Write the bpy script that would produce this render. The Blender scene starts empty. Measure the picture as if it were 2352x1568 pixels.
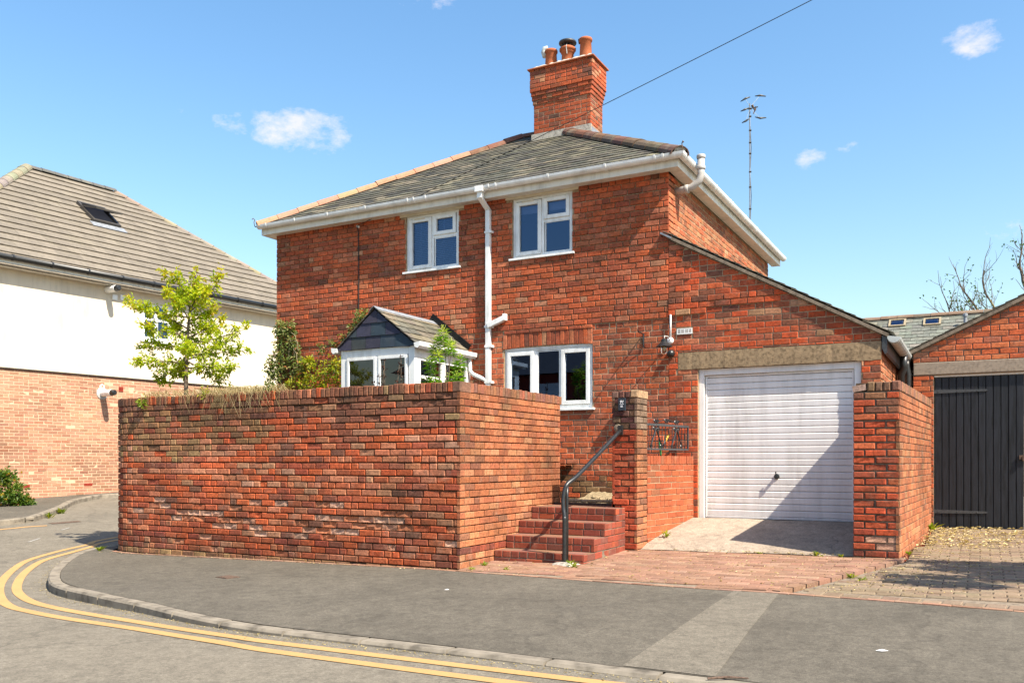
import bpy, math, random
from mathutils import Vector, Matrix

# ------------------------------------------------------------------ camera, sky, sun, exposure
SC = bpy.context.scene
COL = SC.collection
YAW = math.radians(28.36)
S_, C_ = math.sin(YAW), math.cos(YAW)
CAM_H = 1.22
cam_data = bpy.data.cameras.new('camera')
cam = bpy.data.objects.new('camera', cam_data)
COL.objects.link(cam)
cam.location = (0, 0, CAM_H)
cam.rotation_euler = (math.radians(90), 0, YAW)
cam_data.sensor_width = 36.0
cam_data.lens = 36.0 * 1990 / 2352
cam_data.shift_y = (1058 - 784) / 2352
cam_data.clip_end = 3000
SC.camera = cam

SUN_TO = Vector((0.82, -0.255, 1.0)).normalized()          # towards the sun
SUN_EL = math.asin(SUN_TO.z)
SUN_AZ = math.atan2(SUN_TO.x, SUN_TO.y)
sun_data = bpy.data.lights.new('sun', 'SUN')
sun_data.energy = 5.0
sun_data.angle = math.radians(0.5)
sun_data.color = (1.0, 0.915, 0.77)
sun = bpy.data.objects.new('sun', sun_data)
COL.objects.link(sun)
sun.rotation_euler = (-SUN_TO).to_track_quat('-Z', 'Y').to_euler()

SC.view_settings.view_transform = 'Standard'
SC.view_settings.look = 'None'
SC.view_settings.gamma = 1.0
SC.view_settings.use_curve_mapping = False
SC.view_settings.exposure = 1.2

def N(nt, t, **kw):
    n = nt.nodes.new(t)
    for k, v in kw.items():
        if k.startswith('i_'):
            key = k[2:]
            key = int(key) if key.isdigit() else key.replace('_', ' ')
            n.inputs[key].default_value = v
        else:
            setattr(n, k, v)
    return n

def math_node(nt, op, a, b=None, clamp=False):
    n = nt.nodes.new('ShaderNodeMath'); n.operation = op; n.use_clamp = clamp
    for i, x in enumerate((a, b)):
        if x is None: continue
        if isinstance(x, (int, float)): n.inputs[i].default_value = x
        else: nt.links.new(x, n.inputs[i])
    return n.outputs[0]

world = bpy.data.worlds.new('World')
SC.world = world
world.use_nodes = True
wt = world.node_tree
for n in list(wt.nodes): wt.nodes.remove(n)
sky = N(wt, 'ShaderNodeTexSky', sky_type='NISHITA', sun_disc=False, sun_elevation=SUN_EL, sun_rotation=SUN_AZ,
        altitude=40.0, air_density=1.45, dust_density=1.3, ozone_density=2.6)
wout = N(wt, 'ShaderNodeOutputWorld')
bg = N(wt, 'ShaderNodeBackground', i_Strength=0.103)
tc = N(wt, 'ShaderNodeTexCoord')
dirv = tc.outputs['Generated']

def sky_dir(u, v):                                          # a bearing in the sky
    t = (u - 1176) / 1990.0
    return Vector((C_ * t - S_, S_ * t + C_, (1058 - v) / 1990.0)).normalized()

cloud_map = N(wt, 'ShaderNodeMapping'); cloud_map.inputs['Scale'].default_value = (1, 1, 1.9)
wt.links.new(dirv, cloud_map.inputs['Vector'])
cloud_noise = N(wt, 'ShaderNodeTexNoise', i_Scale=17.0, i_Detail=9.0, i_Roughness=0.66)
wt.links.new(cloud_map.outputs['Vector'], cloud_noise.inputs['Vector'])
def cloud_mask(cdir, wx, wz):
    right = Vector((0, 0, 1)).cross(cdir).normalized()
    up = cdir.cross(right).normalized()
    terms = []
    for ax, w in ((right, wx), (up, wz)):
        d = N(wt, 'ShaderNodeVectorMath', operation='DOT_PRODUCT'); d.inputs[1].default_value = ax
        wt.links.new(dirv, d.inputs[0])
        q = math_node(wt, 'DIVIDE', d.outputs['Value'], w)
        terms.append(math_node(wt, 'MULTIPLY', q, q))
    r2 = math_node(wt, 'ADD', terms[0], terms[1])
    f = N(wt, 'ShaderNodeVectorMath', operation='DOT_PRODUCT'); f.inputs[1].default_value = cdir
    wt.links.new(dirv, f.inputs[0])
    front = math_node(wt, 'GREATER_THAN', f.outputs['Value'], 0.0)
    body = math_node(wt, 'SUBTRACT', 1.0, r2, clamp=True)
    return math_node(wt, 'MULTIPLY', body, front)
CLOUDS = [(700, 302, .070, .026, 1.0), (535, 284, .026, .016, .55), (2232, 96, .034, .018, .8), (975, 2, .048, .012, .5),
          (1860, 362, .022, .013, .5), (1945, 340, .018, .010, .35), (2335, 520, .04, .014, .45), (415, 262, .008, .008, .25),
          (2255, 60, .03, .006, .4), (505, 460, .02, .01, .25)]
rc = random.Random(5)
for i in range(9):                                         # the same fair-weather puffs go on round the rest of the sky
    CLOUDS.append((None, Vector((rc.uniform(-1, 1), rc.uniform(-1, .1), rc.uniform(.2, .8))).normalized(), .06, .025, .8))
acc = None
for cdef in CLOUDS:
    if cdef[0] is None: m = cloud_mask(cdef[1], cdef[2], cdef[3]); g = cdef[4]
    else: m = cloud_mask(sky_dir(cdef[0], cdef[1]), cdef[2], cdef[3]); g = cdef[4]
    m = math_node(wt, 'MULTIPLY', m, g)
    acc = m if acc is None else math_node(wt, 'MAXIMUM', acc, m)
nz = math_node(wt, 'MULTIPLY', math_node(wt, 'SUBTRACT', cloud_noise.outputs['Fac'], 0.5), 3.4)
edge = math_node(wt, 'MULTIPLY', acc, 4.0, clamp=True)
dens = math_node(wt, 'MULTIPLY', math_node(wt, 'MULTIPLY', math_node(wt, 'MULTIPLY', math_node(wt, 'SUBTRACT', math_node(wt, 'ADD', acc, nz), 0.38), 1.35, clamp=True), edge), 0.78, clamp=True)
mixc = N(wt, 'ShaderNodeMix', data_type='RGBA')
wt.links.new(dens, mixc.inputs['Factor'])
hsv = N(wt, 'ShaderNodeHueSaturation', i_Saturation=1.22)
wt.links.new(sky.outputs['Color'], hsv.inputs['Color']); wt.links.new(hsv.outputs['Color'], mixc.inputs['A'])
mixc.inputs['B'].default_value = (4.6, 4.4, 4.75, 1)
wt.links.new(mixc.outputs['Result'], bg.inputs['Color'])
wt.links.new(bg.outputs[0], wout.inputs['Surface'])

# ------------------------------------------------------------------ helpers
BASE = {}
def mk(name, verts, faces, mat=None, parent=None, col=None, smooth=False, kind=None, bevel=0, extra=None):
    me = bpy.data.meshes.new(name)
    if parent is not None:
        b = BASE.get(parent.name, Vector((0, 0, 0)))
        verts = [(v[0] - b[0], v[1] - b[1], v[2] - b[2]) for v in verts]
    else:
        b = Vector((0, 0, 0))
    me.from_pydata(verts, [], faces)
    if mat is not None: me.materials.append(mat)
    if col is not None:
        a = me.color_attributes.new('bcol', 'FLOAT_COLOR', 'POINT')
        if isinstance(col[0], (int, float)): flat = (list(col)[:3] + [1.0]) * len(verts)
        else:
            flat = []
            for c in col: flat += [c[0], c[1], c[2], 1.0]
        a.data.foreach_set('color', flat)
    if smooth:
        me.polygons.foreach_set('use_smooth', [True] * len(me.polygons))
    o = bpy.data.objects.new(name, me)
    COL.objects.link(o)
    if parent is not None: o.parent = parent
    BASE[o.name] = b
    if kind: o['kind'] = kind
    if bevel:
        md = o.modifiers.new('bevel', 'BEVEL'); md.width = bevel; md.segments = 2; md.limit_method = 'ANGLE'
        md.angle_limit = math.radians(40)
    return o

def thing(name, loc, label, cat, group=None):
    o = bpy.data.objects.new(name, None)
    o.empty_display_size = 0.1
    COL.objects.link(o)
    o.location = loc
    BASE[o.name] = Vector(loc)
    o['label'] = label; o['category'] = cat
    if group: o['group'] = group
    return o

def tag(o, label, cat, group=None):
    o['label'] = label; o['category'] = cat
    if group: o['group'] = group
    return o

class MB:
    def __init__(self): self.v = []; self.f = []; self.c = []
    def add(self, verts, faces, col=(1, 1, 1)):
        n = len(self.v)
        self.v += [tuple(p) for p in verts]; self.f += [tuple(i + n for i in f) for f in faces]; self.c += [col] * len(verts)
        return self
    def box(self, x0, x1, y0, y1, z0, z1, col=(1, 1, 1)):
        v = [(x0, y0, z0), (x1, y0, z0), (x1, y1, z0), (x0, y1, z0), (x0, y0, z1), (x1, y0, z1), (x1, y1, z1), (x0, y1, z1)]
        return self.add(v, [(0, 3, 2, 1), (4, 5, 6, 7), (0, 1, 5, 4), (1, 2, 6, 5), (2, 3, 7, 6), (3, 0, 4, 7)], col)
    def frame_box(self, o, ex, ey, ez, a0, a1, b0, b1, c0, c1, col=(1, 1, 1)):
        o, ex, ey, ez = Vector(o), Vector(ex), Vector(ey), Vector(ez)
        v = [o + ex * a + ey * b + ez * c for c in (c0, c1) for a, b in ((a0, b0), (a1, b0), (a1, b1), (a0, b1))]
        return self.add(v, [(0, 3, 2, 1), (4, 5, 6, 7), (0, 1, 5, 4), (1, 2, 6, 5), (2, 3, 7, 6), (3, 0, 4, 7)], col)
    def prism(self, poly, d, col=(1, 1, 1)):
        """poly: list of 3D points (planar), extruded by vector d"""
        n = len(poly); d = Vector(d)
        v = [Vector(p) for p in poly] + [Vector(p) + d for p in poly]
        f = [tuple(range(n))[::-1], tuple(range(n, 2 * n))] + [(i, (i + 1) % n, n + (i + 1) % n, n + i) for i in range(n)]
        return self.add(v, f, col)
    def tube(self, path, r, seg=8, cap=True, col=(1, 1, 1)):
        path = [Vector(p) for p in path]; n = len(path)
        rs = r if isinstance(r, (list, tuple)) else [r] * n
        t0 = (path[1] - path[0]).normalized()
        up = Vector((0, 0, 1)) if abs(t0.z) < .9 else Vector((1, 0, 0))
        a = t0.cross(up).normalized(); base = len(self.v); vs = []
        for i, p in enumerate(path):
            t = (path[min(i + 1, n - 1)] - path[max(i - 1, 0)])
            t = t.normalized() if t.length > 1e-9 else t0
            a = (a - t * a.dot(t))
            a = a.normalized() if a.length > 1e-6 else t.orthogonal().normalized()
            b = t.cross(a)
            for k in range(seg):
                g = 2 * math.pi * k / seg
                vs.append(p + (a * math.cos(g) + b * math.sin(g)) * rs[i])
        fs = [(i * seg + k, i * seg + (k + 1) % seg, (i + 1) * seg + (k + 1) % seg, (i + 1) * seg + k) for i in range(n - 1) for k in range(seg)]
        if cap: fs += [tuple(range(seg))[::-1], tuple((n - 1) * seg + k for k in range(seg))]
        return self.add(vs, fs, col)
    def lathe(self, prof, c, seg=20, col=(1, 1, 1), axis=None):
        c = Vector(c); vs = []
        M = Matrix.Identity(3) if axis is None else Vector(axis).to_track_quat('Z', 'Y').to_matrix()
        for r, z in prof:
            for k in range(seg):
                g = 2 * math.pi * k / seg
                vs.append(c + M @ Vector((r * math.cos(g), r * math.sin(g), z)))
        fs = [(i * seg + k, i * seg + (k + 1) % seg, (i + 1) * seg + (k + 1) % seg, (i + 1) * seg + k) for i in range(len(prof) - 1) for k in range(seg)]
        fs += [tuple(range(seg))[::-1], tuple((len(prof) - 1) * seg + k for k in range(seg))]
        return self.add(vs, fs, col)
    def build(self, name, mat, parent=None, smooth=False, kind=None, bevel=0, color=False):
        return mk(name, self.v, self.f, mat, parent, self.c if color else None, smooth, kind, bevel)

def box_part(name, mat, parent, *b, bevel=0): return MB().box(*b).build(name, mat, parent, bevel=bevel)

# ------------------------------------------------------------------ materials
def new_mat(name):
    m = bpy.data.materials.new(name); m.use_nodes = True
    nt = m.node_tree
    return m, nt, nt.nodes['Principled BSDF']

def pos(nt): return N(nt, 'ShaderNodeNewGeometry').outputs['Position']

def noise(nt, vec, scale, detail=4.0, rough=.55):
    n = N(nt, 'ShaderNodeTexNoise', i_Scale=scale, i_Detail=detail, i_Roughness=rough)
    nt.links.new(vec, n.inputs['Vector'])
    return n.outputs['Fac']

def ramp(nt, fac, stops):
    r = N(nt, 'ShaderNodeValToRGB')
    e = r.color_ramp.elements
    while len(e) < len(stops): e.new(.5)
    for i, (p, c) in enumerate(stops):
        e[i].position = p
        e[i].color = (c, c, c, 1) if isinstance(c, (int, float)) else (*c, 1)
    nt.links.new(fac, r.inputs['Fac'])
    return r.outputs['Color']

def mix(nt, fac, a, b, mode='MIX'):
    n = N(nt, 'ShaderNodeMix', data_type='RGBA', blend_type=mode)
    for key, x in (('Factor', fac), ('A', a), ('B', b)):
        if isinstance(x, (int, float)): n.inputs[key].default_value = x
        elif isinstance(x, tuple): n.inputs[key].default_value = (*x, 1) if len(x) == 3 else x
        else: nt.links.new(x, n.inputs[key])
    return n.outputs['Result']

def bump(nt, bsdf, h, strength, dist):
    b = N(nt, 'ShaderNodeBump', i_Strength=strength, i_Distance=dist)
    nt.links.new(h, b.inputs['Height']); nt.links.new(b.outputs['Normal'], bsdf.inputs['Normal'])

def simple(name, c, rough=.6, spec=.4, var=.12, scale=9.0, bumpd=0, metal=0, fine=120.0, streak=False, grime=0.0):
    m, nt, b = new_mat(name)
    p = pos(nt)
    if streak:
        mp = N(nt, 'ShaderNodeMapping'); mp.inputs['Scale'].default_value = (1, 1, .08)
        nt.links.new(p, mp.inputs['Vector']); p2 = mp.outputs['Vector']
    else: p2 = p
    n1 = noise(nt, p2, scale, 5)
    lo = tuple(x * (1 - var * 1.6) for x in c); hi = tuple(min(1, x * (1 + var)) for x in c)
    cc = ramp(nt, n1, [(.32, lo), (.5, c), (.7, hi)])
    if grime:
        mp2 = N(nt, 'ShaderNodeMapping'); mp2.inputs['Scale'].default_value = (6, 6, .9); nt.links.new(p, mp2.inputs['Vector'])
        g = math_node(nt, 'MULTIPLY', noise(nt, mp2.outputs['Vector'], 2.0, 6, .65), noise(nt, p, 1.7, 5, .6))
        cc = mix(nt, ramp(nt, g, [(.24, 0.0), (.40, grime)]), cc, (.23, .20, .15))
    nt.links.new(cc, b.inputs['Base Color'])
    b.inputs['Roughness'].default_value = rough
    b.inputs['Specular IOR Level'].default_value = spec
    b.inputs['Metallic'].default_value = metal
    if bumpd: bump(nt, b, noise(nt, p, fine, 4), .6, bumpd)
    return m

def brick_mat(name, mottle=.35, stain=(.05, .045, .035), stain_amt=.35, bumpd=.003, pale=.28):
    m, nt, b = new_mat(name)
    p = pos(nt)
    at = N(nt, 'ShaderNodeAttribute', attribute_name='bcol')
    n1 = noise(nt, p, 30, 6, .65); n2 = noise(nt, p, 140, 3); n3 = noise(nt, p, 2.6, 6, .6); n4 = noise(nt, p, 75, 4, .7)
    mm = ramp(nt, n1, [(.25, 1 - mottle), (.5, 1.0), (.78, 1 + mottle * .7)])
    c = mix(nt, 1.0, at.outputs['Color'], mm, 'MULTIPLY')
    c = mix(nt, .7, c, ramp(nt, n2, [(.3, .72), (.55, 1.05), (.8, 1.15)]), 'MULTIPLY')
    c = mix(nt, ramp(nt, n4, [(.60, 0.0), (.72, .6)]), c, (.035, .016, .011))          # pits and burnt specks
    c = mix(nt, ramp(nt, n3, [(.50, 0.0), (.72, stain_amt)]), c, stain)
    n6 = noise(nt, p, 4.3, 7, .7)
    c = mix(nt, ramp(nt, n6, [(.56, 0.0), (.74, pale)]), c, (.40, .27, .19))
    nt.links.new(c, b.inputs['Base Color'])
    b.inputs['Roughness'].default_value = .88
    b.inputs['Specular IOR Level'].default_value = .25
    h = math_node(nt, 'ADD', math_node(nt, 'MULTIPLY', n1, .8), math_node(nt, 'MULTIPLY', n4, .7))
    bump(nt, b, h, .75, bumpd)
    return m

M = {}
M['brick'] = brick_mat('brick_old', .58, (.05, .036, .025), .55)
M['brick_wall'] = brick_mat('brick_boundary', .6, (.05, .038, .025), .55, .0055, .32)
M['brick_new'] = brick_mat('brick_neighbour', .16, (.3, .17, .1), .15, .0015)
M['engineering'] = brick_mat('brick_steps', .25, (.05, .03, .03), .25, .0015)
M['mortar'] = simple('mortar_tan', (.36, .26, .165), .95, .1, .22, 20, .003)
M['mortar_dark'] = simple('mortar_dark', (.085, .058, .036), .95, .1, .35, 12, .003)
M['mortar_pale'] = simple('mortar_pale', (.50, .36, .24), .95, .1, .1, 12, .002)
M['mortar_grey'] = simple('mortar_grey', (.2, .16, .12), .95, .1, .25, 16, .003)
M['upvc'] = simple('white_plastic', (.77, .77, .75), .36, .5, .07, 5, grime=.28)
M['paint'] = simple('white_painted_timber', (.70, .665, .585), .5, .4, .05, 6, grime=.35)
M['cream'] = simple('cream_timber', (.62, .55, .42), .6, .3, .08, 8)
M['render'] = simple('cream_render', (.62, .535, .415), .9, .2, .05, 3.5, .002, fine=60, streak=True, grime=.22)
M['black_metal'] = simple('black_metal', (.016, .017, .018), .38, .5, .25, 30, .0004)
M['grey_metal'] = simple('grey_paint_metal', (.045, .047, .05), .45, .5, .2, 25)
M['galv'] = simple('weathered_grey_plastic', (.42, .45, .44), .5, .4, .16, 8)
M['grey_plastic'] = simple('grey_plastic', (.40, .38, .36), .5, .4, .1, 10)
M['lead'] = simple('lead', (.20, .215, .24), .55, .4, .2, 14)
M['mortar_flash'] = simple('lime_flashing', (.38, .35, .30), .9, .2, .25, 22, .004, fine=60)
M['concrete_lintel'] = simple('concrete_lintel', (.26, .185, .11), .95, .2, .28, 26, .004, fine=70)
M['concrete_lintel_grey'] = simple('concrete_lintel_grey', (.27, .22, .17), .95, .2, .16, 30, .002, fine=110)
M['terracotta'] = simple('terracotta_pot', (.34, .10, .04), .8, .25, .18, 9)
M['terracotta_tile'] = brick_mat('terracotta_ridge', .25, (.3, .28, .2), .4, .002)
M['pot_dark'] = simple('dark_metal_cowl', (.03, .028, .03), .5, .5, .2, 20)
M['soil'] = simple('garden_soil', (.10, .07, .045), .95, .1, .3, 6, .01, fine=30)
M['gravel'] = simple('pale_rubble', (.25, .195, .12), .95, .1, .3, 40, .008, fine=90)
M['wood_grey'] = simple('weathered_board', (.29, .235, .155), .9, .2, .25, 40, streak=False)
M['black_door'] = simple('black_painted_boards', (.009, .0105, .015), .5, .4, .5, 40, .0015, streak=True, fine=60)
M['interior'] = simple('room_interior', (.03, .03, .035), .9, .1, .1, 3)
M['blind'] = simple('blind_slat', (.78, .79, .82), .6, .3, .04, 3)
M['dark_frame'] = simple('dark_rooflight_frame', (.05, .045, .04), .5, .4, .2, 10)
M['bark'] = simple('bark', (.13, .10, .075), .95, .1, .35, 24, .006, fine=50)
M['bark_moss'] = simple('bark_mossy', (.16, .13, .055), .95, .1, .4, 3, .01, fine=30)
M['cable'] = simple('black_cable', (.02, .02, .02), .6, .3, .1, 5)
M['air_brick'] = simple('red_air_brick', (.23, .03, .018), .8, .2, .2, 40)
M['hose'] = simple('green_hose', (.03, .22, .07), .4, .4, .1, 10)
M['yellow_plastic'] = simple('yellow_plastic', (.75, .38, .03), .4, .4, .05, 10)
M['rust'] = simple('rusty_iron', (.11, .07, .05), .85, .3, .35, 60, .002)
M['lettering'] = simple('white_lettering', (.8, .82, .84), .5, .3, .02, 5)
M['sign'] = simple('slate_sign', (.018, .026, .036), .5, .4, .15, 30)
M['bulb'] = simple('bulb_cap', (.5, .42, .25), .3, .5, .1, 30)
M['garage_paint'] = simple('white_garage_paint', (.72, .69, .67), .5, .4, .09, 5, streak=True, grime=.22)

def asphalt(name, lo, hi, patch, tint=(1, .97, .92), crack=.26, speck=(.36, .33, .27)):
    m, nt, b = new_mat(name)
    p = pos(nt)
    n1 = noise(nt, p, 170, 4, .7); n2 = noise(nt, p, 1.1, 6, .62); n3 = noise(nt, p, 9, 5, .6); n5 = noise(nt, p, 48, 4, .7)
    c = ramp(nt, n1, [(.3, tuple(lo * t * .72 for t in tint)), (.5, tuple((lo + hi) * .5 * t for t in tint)), (.72, tuple(hi * 1.25 * t for t in tint))])
    c = mix(nt, 1.0, c, ramp(nt, n2, [(.3, 1 - patch), (.5, 1.0), (.72, 1 + patch)]), 'MULTIPLY')
    c = mix(nt, 1.0, c, ramp(nt, n3, [(.3, .80), (.5, 1.0), (.7, 1.16)]), 'MULTIPLY')
    c = mix(nt, 1.0, c, ramp(nt, noise(nt, p, 24, 3, .7), [(.34, .88), (.5, 1.0), (.66, 1.1)]), 'MULTIPLY')
    c = mix(nt, .8, c, ramp(nt, n5, [(.32, .80), (.5, 1.0), (.68, 1.2)]), 'MULTIPLY')
    v = N(nt, 'ShaderNodeTexVoronoi', i_Scale=26.0); nt.links.new(p, v.inputs['Vector'])
    c = mix(nt, ramp(nt, v.outputs['Distance'], [(.04, .5), (.07, 0.0)]), c, speck)
    vm = N(nt, 'ShaderNodeVectorMath', operation='ADD'); nd = N(nt, 'ShaderNodeTexNoise', i_Scale=2.2, i_Detail=5.0); nt.links.new(p, nd.inputs['Vector'])
    nt.links.new(p, vm.inputs[0]); nt.links.new(nd.outputs['Color'], vm.inputs[1])
    vc = N(nt, 'ShaderNodeTexVoronoi', feature='DISTANCE_TO_EDGE', i_Scale=.33); nt.links.new(vm.outputs[0], vc.inputs['Vector'])
    c = mix(nt, ramp(nt, vc.outputs['Distance'], [(.003, crack), (.010, 0.0)]), c, (.03, .027, .022))
    st = noise(nt, p, .55, 4, .5)
    c = mix(nt, ramp(nt, st, [(.60, 0.0), (.68, .22)]), c, (.05, .045, .038))
    nt.links.new(c, b.inputs['Base Color'])
    b.inputs['Roughness'].default_value = .93; b.inputs['Specular IOR Level'].default_value = .25
    bump(nt, b, math_node(nt, 'ADD', n1, math_node(nt, 'MULTIPLY', n5, .6)), .55, .004)
    return m
M['road'] = asphalt('road_asphalt', .125, .19, .11, (1, .87, .675))
M['pavement'] = asphalt('pavement_asphalt', .074, .122, .17, (1, .875, .685))
M['patch'] = asphalt('trench_asphalt', .112, .170, .12, (1, .87, .675))
M['apron'] = asphalt('concrete_apron', .25, .33, .2, (1, .80, .62), 0.3, (.17, .13, .1))
M['earth'] = asphalt('verge_ground', .12, .2, .2, (1, .95, .8))
M['kerb'] = simple('kerb_concrete', (.20, .172, .135), .95, .2, .3, 7, .003, fine=120)
M['edging'] = simple('red_edging', (.36, .17, .12), .9, .2, .25, 16, .002)
M['yellow_line'] = None

def paint_line(name, c, wear):
    m, nt, b = new_mat(name)
    p = pos(nt)
    n1 = noise(nt, p, 90, 4, .7); n2 = noise(nt, p, 3, 4)
    c1 = mix(nt, ramp(nt, n1, [(.54, 0.0), (.66, wear)]), c, (.13, .115, .09))
    c1 = mix(nt, .6, c1, ramp(nt, n2, [(.3, .86), (.7, 1.08)]), 'MULTIPLY')
    nt.links.new(c1, b.inputs['Base Color']); b.inputs['Roughness'].default_value = .85
    bump(nt, b, n1, .4, .002)
    return m
M['yellow_line'] = paint_line('yellow_road_paint', (.43, .245, .088), .6)
M['white_line'] = paint_line('white_road_paint', (.33, .31, .28), .8)

def slate(name, mottle=.45, lichen=.35):
    m, nt, b = new_mat(name)
    p = pos(nt)
    at = N(nt, 'ShaderNodeAttribute', attribute_name='bcol')
    n1 = noise(nt, p, 12, 6, .65); n2 = noise(nt, p, 2.2, 5, .6); n3 = noise(nt, p, 55, 4)
    c = mix(nt, 1.0, at.outputs['Color'], ramp(nt, n1, [(.28, 1 - mottle), (.5, 1.0), (.75, 1 + mottle)]), 'MULTIPLY')
    c = mix(nt, ramp(nt, n2, [(.55, 0.0), (.72, lichen)]), c, (.19, .165, .11))
    c = mix(nt, ramp(nt, n3, [(.68, 0.0), (.74, .6)]), c, (.25, .24, .2))
    nt.links.new(c, b.inputs['Base Color'])
    b.inputs['Roughness'].default_value = .72; b.inputs['Specular IOR Level'].default_value = .35
    bump(nt, b, n1, .5, .004)
    return m
M['slate'] = slate('roof_slate')
M['slate_dark'] = slate('dark_slate', .25, .12)
M['concrete_tile'] = slate('concrete_roof_tile', .22, .35)

def glass(name, tint, ior=1.9, rough=0.0, gloss=(1, 1, 1)):
    m, nt, b = new_mat(name)
    nt.nodes.remove(b)
    out = nt.nodes['Material Output']
    tr = N(nt, 'ShaderNodeBsdfTransparent', i_Color=(*tint, 1)); gl = N(nt, 'ShaderNodeBsdfGlossy', i_Roughness=rough, i_Color=(*gloss, 1))
    fr = N(nt, 'ShaderNodeFresnel', i_IOR=ior)
    mx = N(nt, 'ShaderNodeMixShader')
    nt.links.new(fr.outputs[0], mx.inputs[0]); nt.links.new(tr.outputs[0], mx.inputs[1]); nt.links.new(gl.outputs[0], mx.inputs[2])
    nt.links.new(mx.outputs[0], out.inputs['Surface'])
    return m
M['glass'] = glass('window_glass', (.46, .52, .66), 2.15, 0.0, (.45, .64, 1.0))
M['glass_clear'] = glass('porch_glass', (.42, .39, .33), 1.7)
M['bulb_glass'] = glass('lamp_glass', (.85, .86, .84), 1.5)

def leaf_mat(name, ramp_cols, trans=.45):
    m, nt, b = new_mat(name)
    at = N(nt, 'ShaderNodeAttribute', attribute_name='bcol')
    sep = N(nt, 'ShaderNodeSeparateColor'); nt.links.new(at.outputs['Color'], sep.inputs[0])
    c = ramp(nt, sep.outputs[0], ramp_cols)
    nt.links.new(c, b.inputs['Base Color']); b.inputs['Roughness'].default_value = .5
    b.inputs['Specular IOR Level'].default_value = .35
    tr = N(nt, 'ShaderNodeBsdfTranslucent')
    nt.links.new(mix(nt, 1.0, c, (1.25, 1.25, .55), 'MULTIPLY'), tr.inputs['Color'])
    mx = N(nt, 'ShaderNodeMixShader'); mx.inputs[0].default_value = trans
    out = nt.nodes['Material Output']
    nt.links.new(b.outputs[0], mx.inputs[1]); nt.links.new(tr.outputs[0], mx.inputs[2]); nt.links.new(mx.outputs[0], out.inputs['Surface'])
    return m
M['maple'] = leaf_mat('maple_leaf', [(0, (.14, .24, .010)), (.45, (.33, .43, .010)), (.85, (.52, .50, .018)), (1, (.52, .34, .04))], .5)
M['climber'] = leaf_mat('climber_leaf', [(0, (.08, .13, .012)), (.5, (.24, .30, .014)), (.85, (.42, .38, .02)), (1, (.42, .22, .03))], .5)
M['ivy'] = leaf_mat('ivy_leaf', [(0, (.06, .11, .03)), (.5, (.16, .21, .05)), (.8, (.32, .31, .12)), (1, (.42, .16, .08))])
M['shrub'] = leaf_mat('lime_leaf', [(0, (.08, .20, .015)), (.5, (.20, .38, .02)), (1, (.45, .50, .10))])
M['bush'] = leaf_mat('bush_leaf', [(0, (.03, .07, .012)), (.5, (.08, .15, .015)), (.85, (.20, .22, .03)), (1, (.30, .12, .06))])
M['dry_grass'] = leaf_mat('dry_grass', [(0, (.20, .15, .06)), (.6, (.42, .33, .16)), (1, (.55, .46, .26))], .3)
M['weed'] = leaf_mat('weed_leaf', [(0, (.10, .17, .015)), (.6, (.22, .28, .02)), (1, (.45, .38, .04))])
M['litter'] = leaf_mat('leaf_litter', [(0, (.16, .11, .03)), (.5, (.45, .34, .12)), (1, (.60, .50, .28))], .15)
M['dark_plant'] = leaf_mat('dark_plant', [(0, (.03, .015, .012)), (1, (.09, .035, .025))])
# ------------------------------------------------------------------ brickwork
def to_px(p):
    xr = C_ * p[0] + S_ * p[1]; d = -S_ * p[0] + C_ * p[1]
    if d < .3: return None
    return 1176 + 1990 * xr / d, 1058 - 1990 * (p[2] - CAM_H) / d, d
def in_poly(u, v, poly):
    r = False; n = len(poly)
    for i in range(n):
        (a, b), (c, d) = poly[i], poly[i - 1]
        if (b > v) != (d > v) and u < (c - a) * (v - b) / (d - b) + a: r = not r
    return r
COVER = [([(271, 915), (640, 897), (1057, 878), (1286, 909), (1286, 1165), (1057, 1310), (271, 1262)], 12.0),
         ([(1408, 897), (1490, 897), (1490, 1262), (1408, 1262)], 11.6), ([(1965, 875), (2075, 868), (2140, 908), (2140, 1200), (2065, 1285), (1960, 1280)], 11.0),
         ([(785, 800), (862, 712), (975, 730), (1070, 800), (1066, 900), (785, 900)], 13.5)]
def seen_size(c, n, area):
    q = to_px(c)
    if q is None: return 0
    u, v, d = q
    if not (-10 < u < 2362 and -10 < v < 1578): return 0
    to = Vector((0, 0, CAM_H)) - Vector(c); L = to.length
    k = Vector(n).dot(to) / L
    if k < .03: return 0
    for poly, dd in COVER:
        if d > dd and in_poly(u, v, poly): return 0
    return area * k / (L * L)

def clip(poly, a, b, c):
    out = []
    for i in range(len(poly)):
        p, q = poly[i], poly[(i + 1) % len(poly)]
        fp, fq = a * p[0] + b * p[1] - c, a * q[0] + b * q[1] - c
        if fp <= 0: out.append(p)
        if (fp < 0 < fq) or (fq < 0 < fp):
            t = fp / (fp - fq); out.append((p[0] + (q[0] - p[0]) * t, p[1] + (q[1] - p[1]) * t))
    return out
def area2(p): return abs(sum(p[i][0] * p[(i + 1) % len(p)][1] - p[(i + 1) % len(p)][0] * p[i][1] for i in range(len(p)))) / 2

def planar(O, ex, en):
    O, ex, en = Vector(O), Vector(ex).normalized(), Vector(en).normalized()
    Z = Vector((0, 0, 1))
    return lambda x, z, d: O + ex * x + Z * z + en * d

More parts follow.
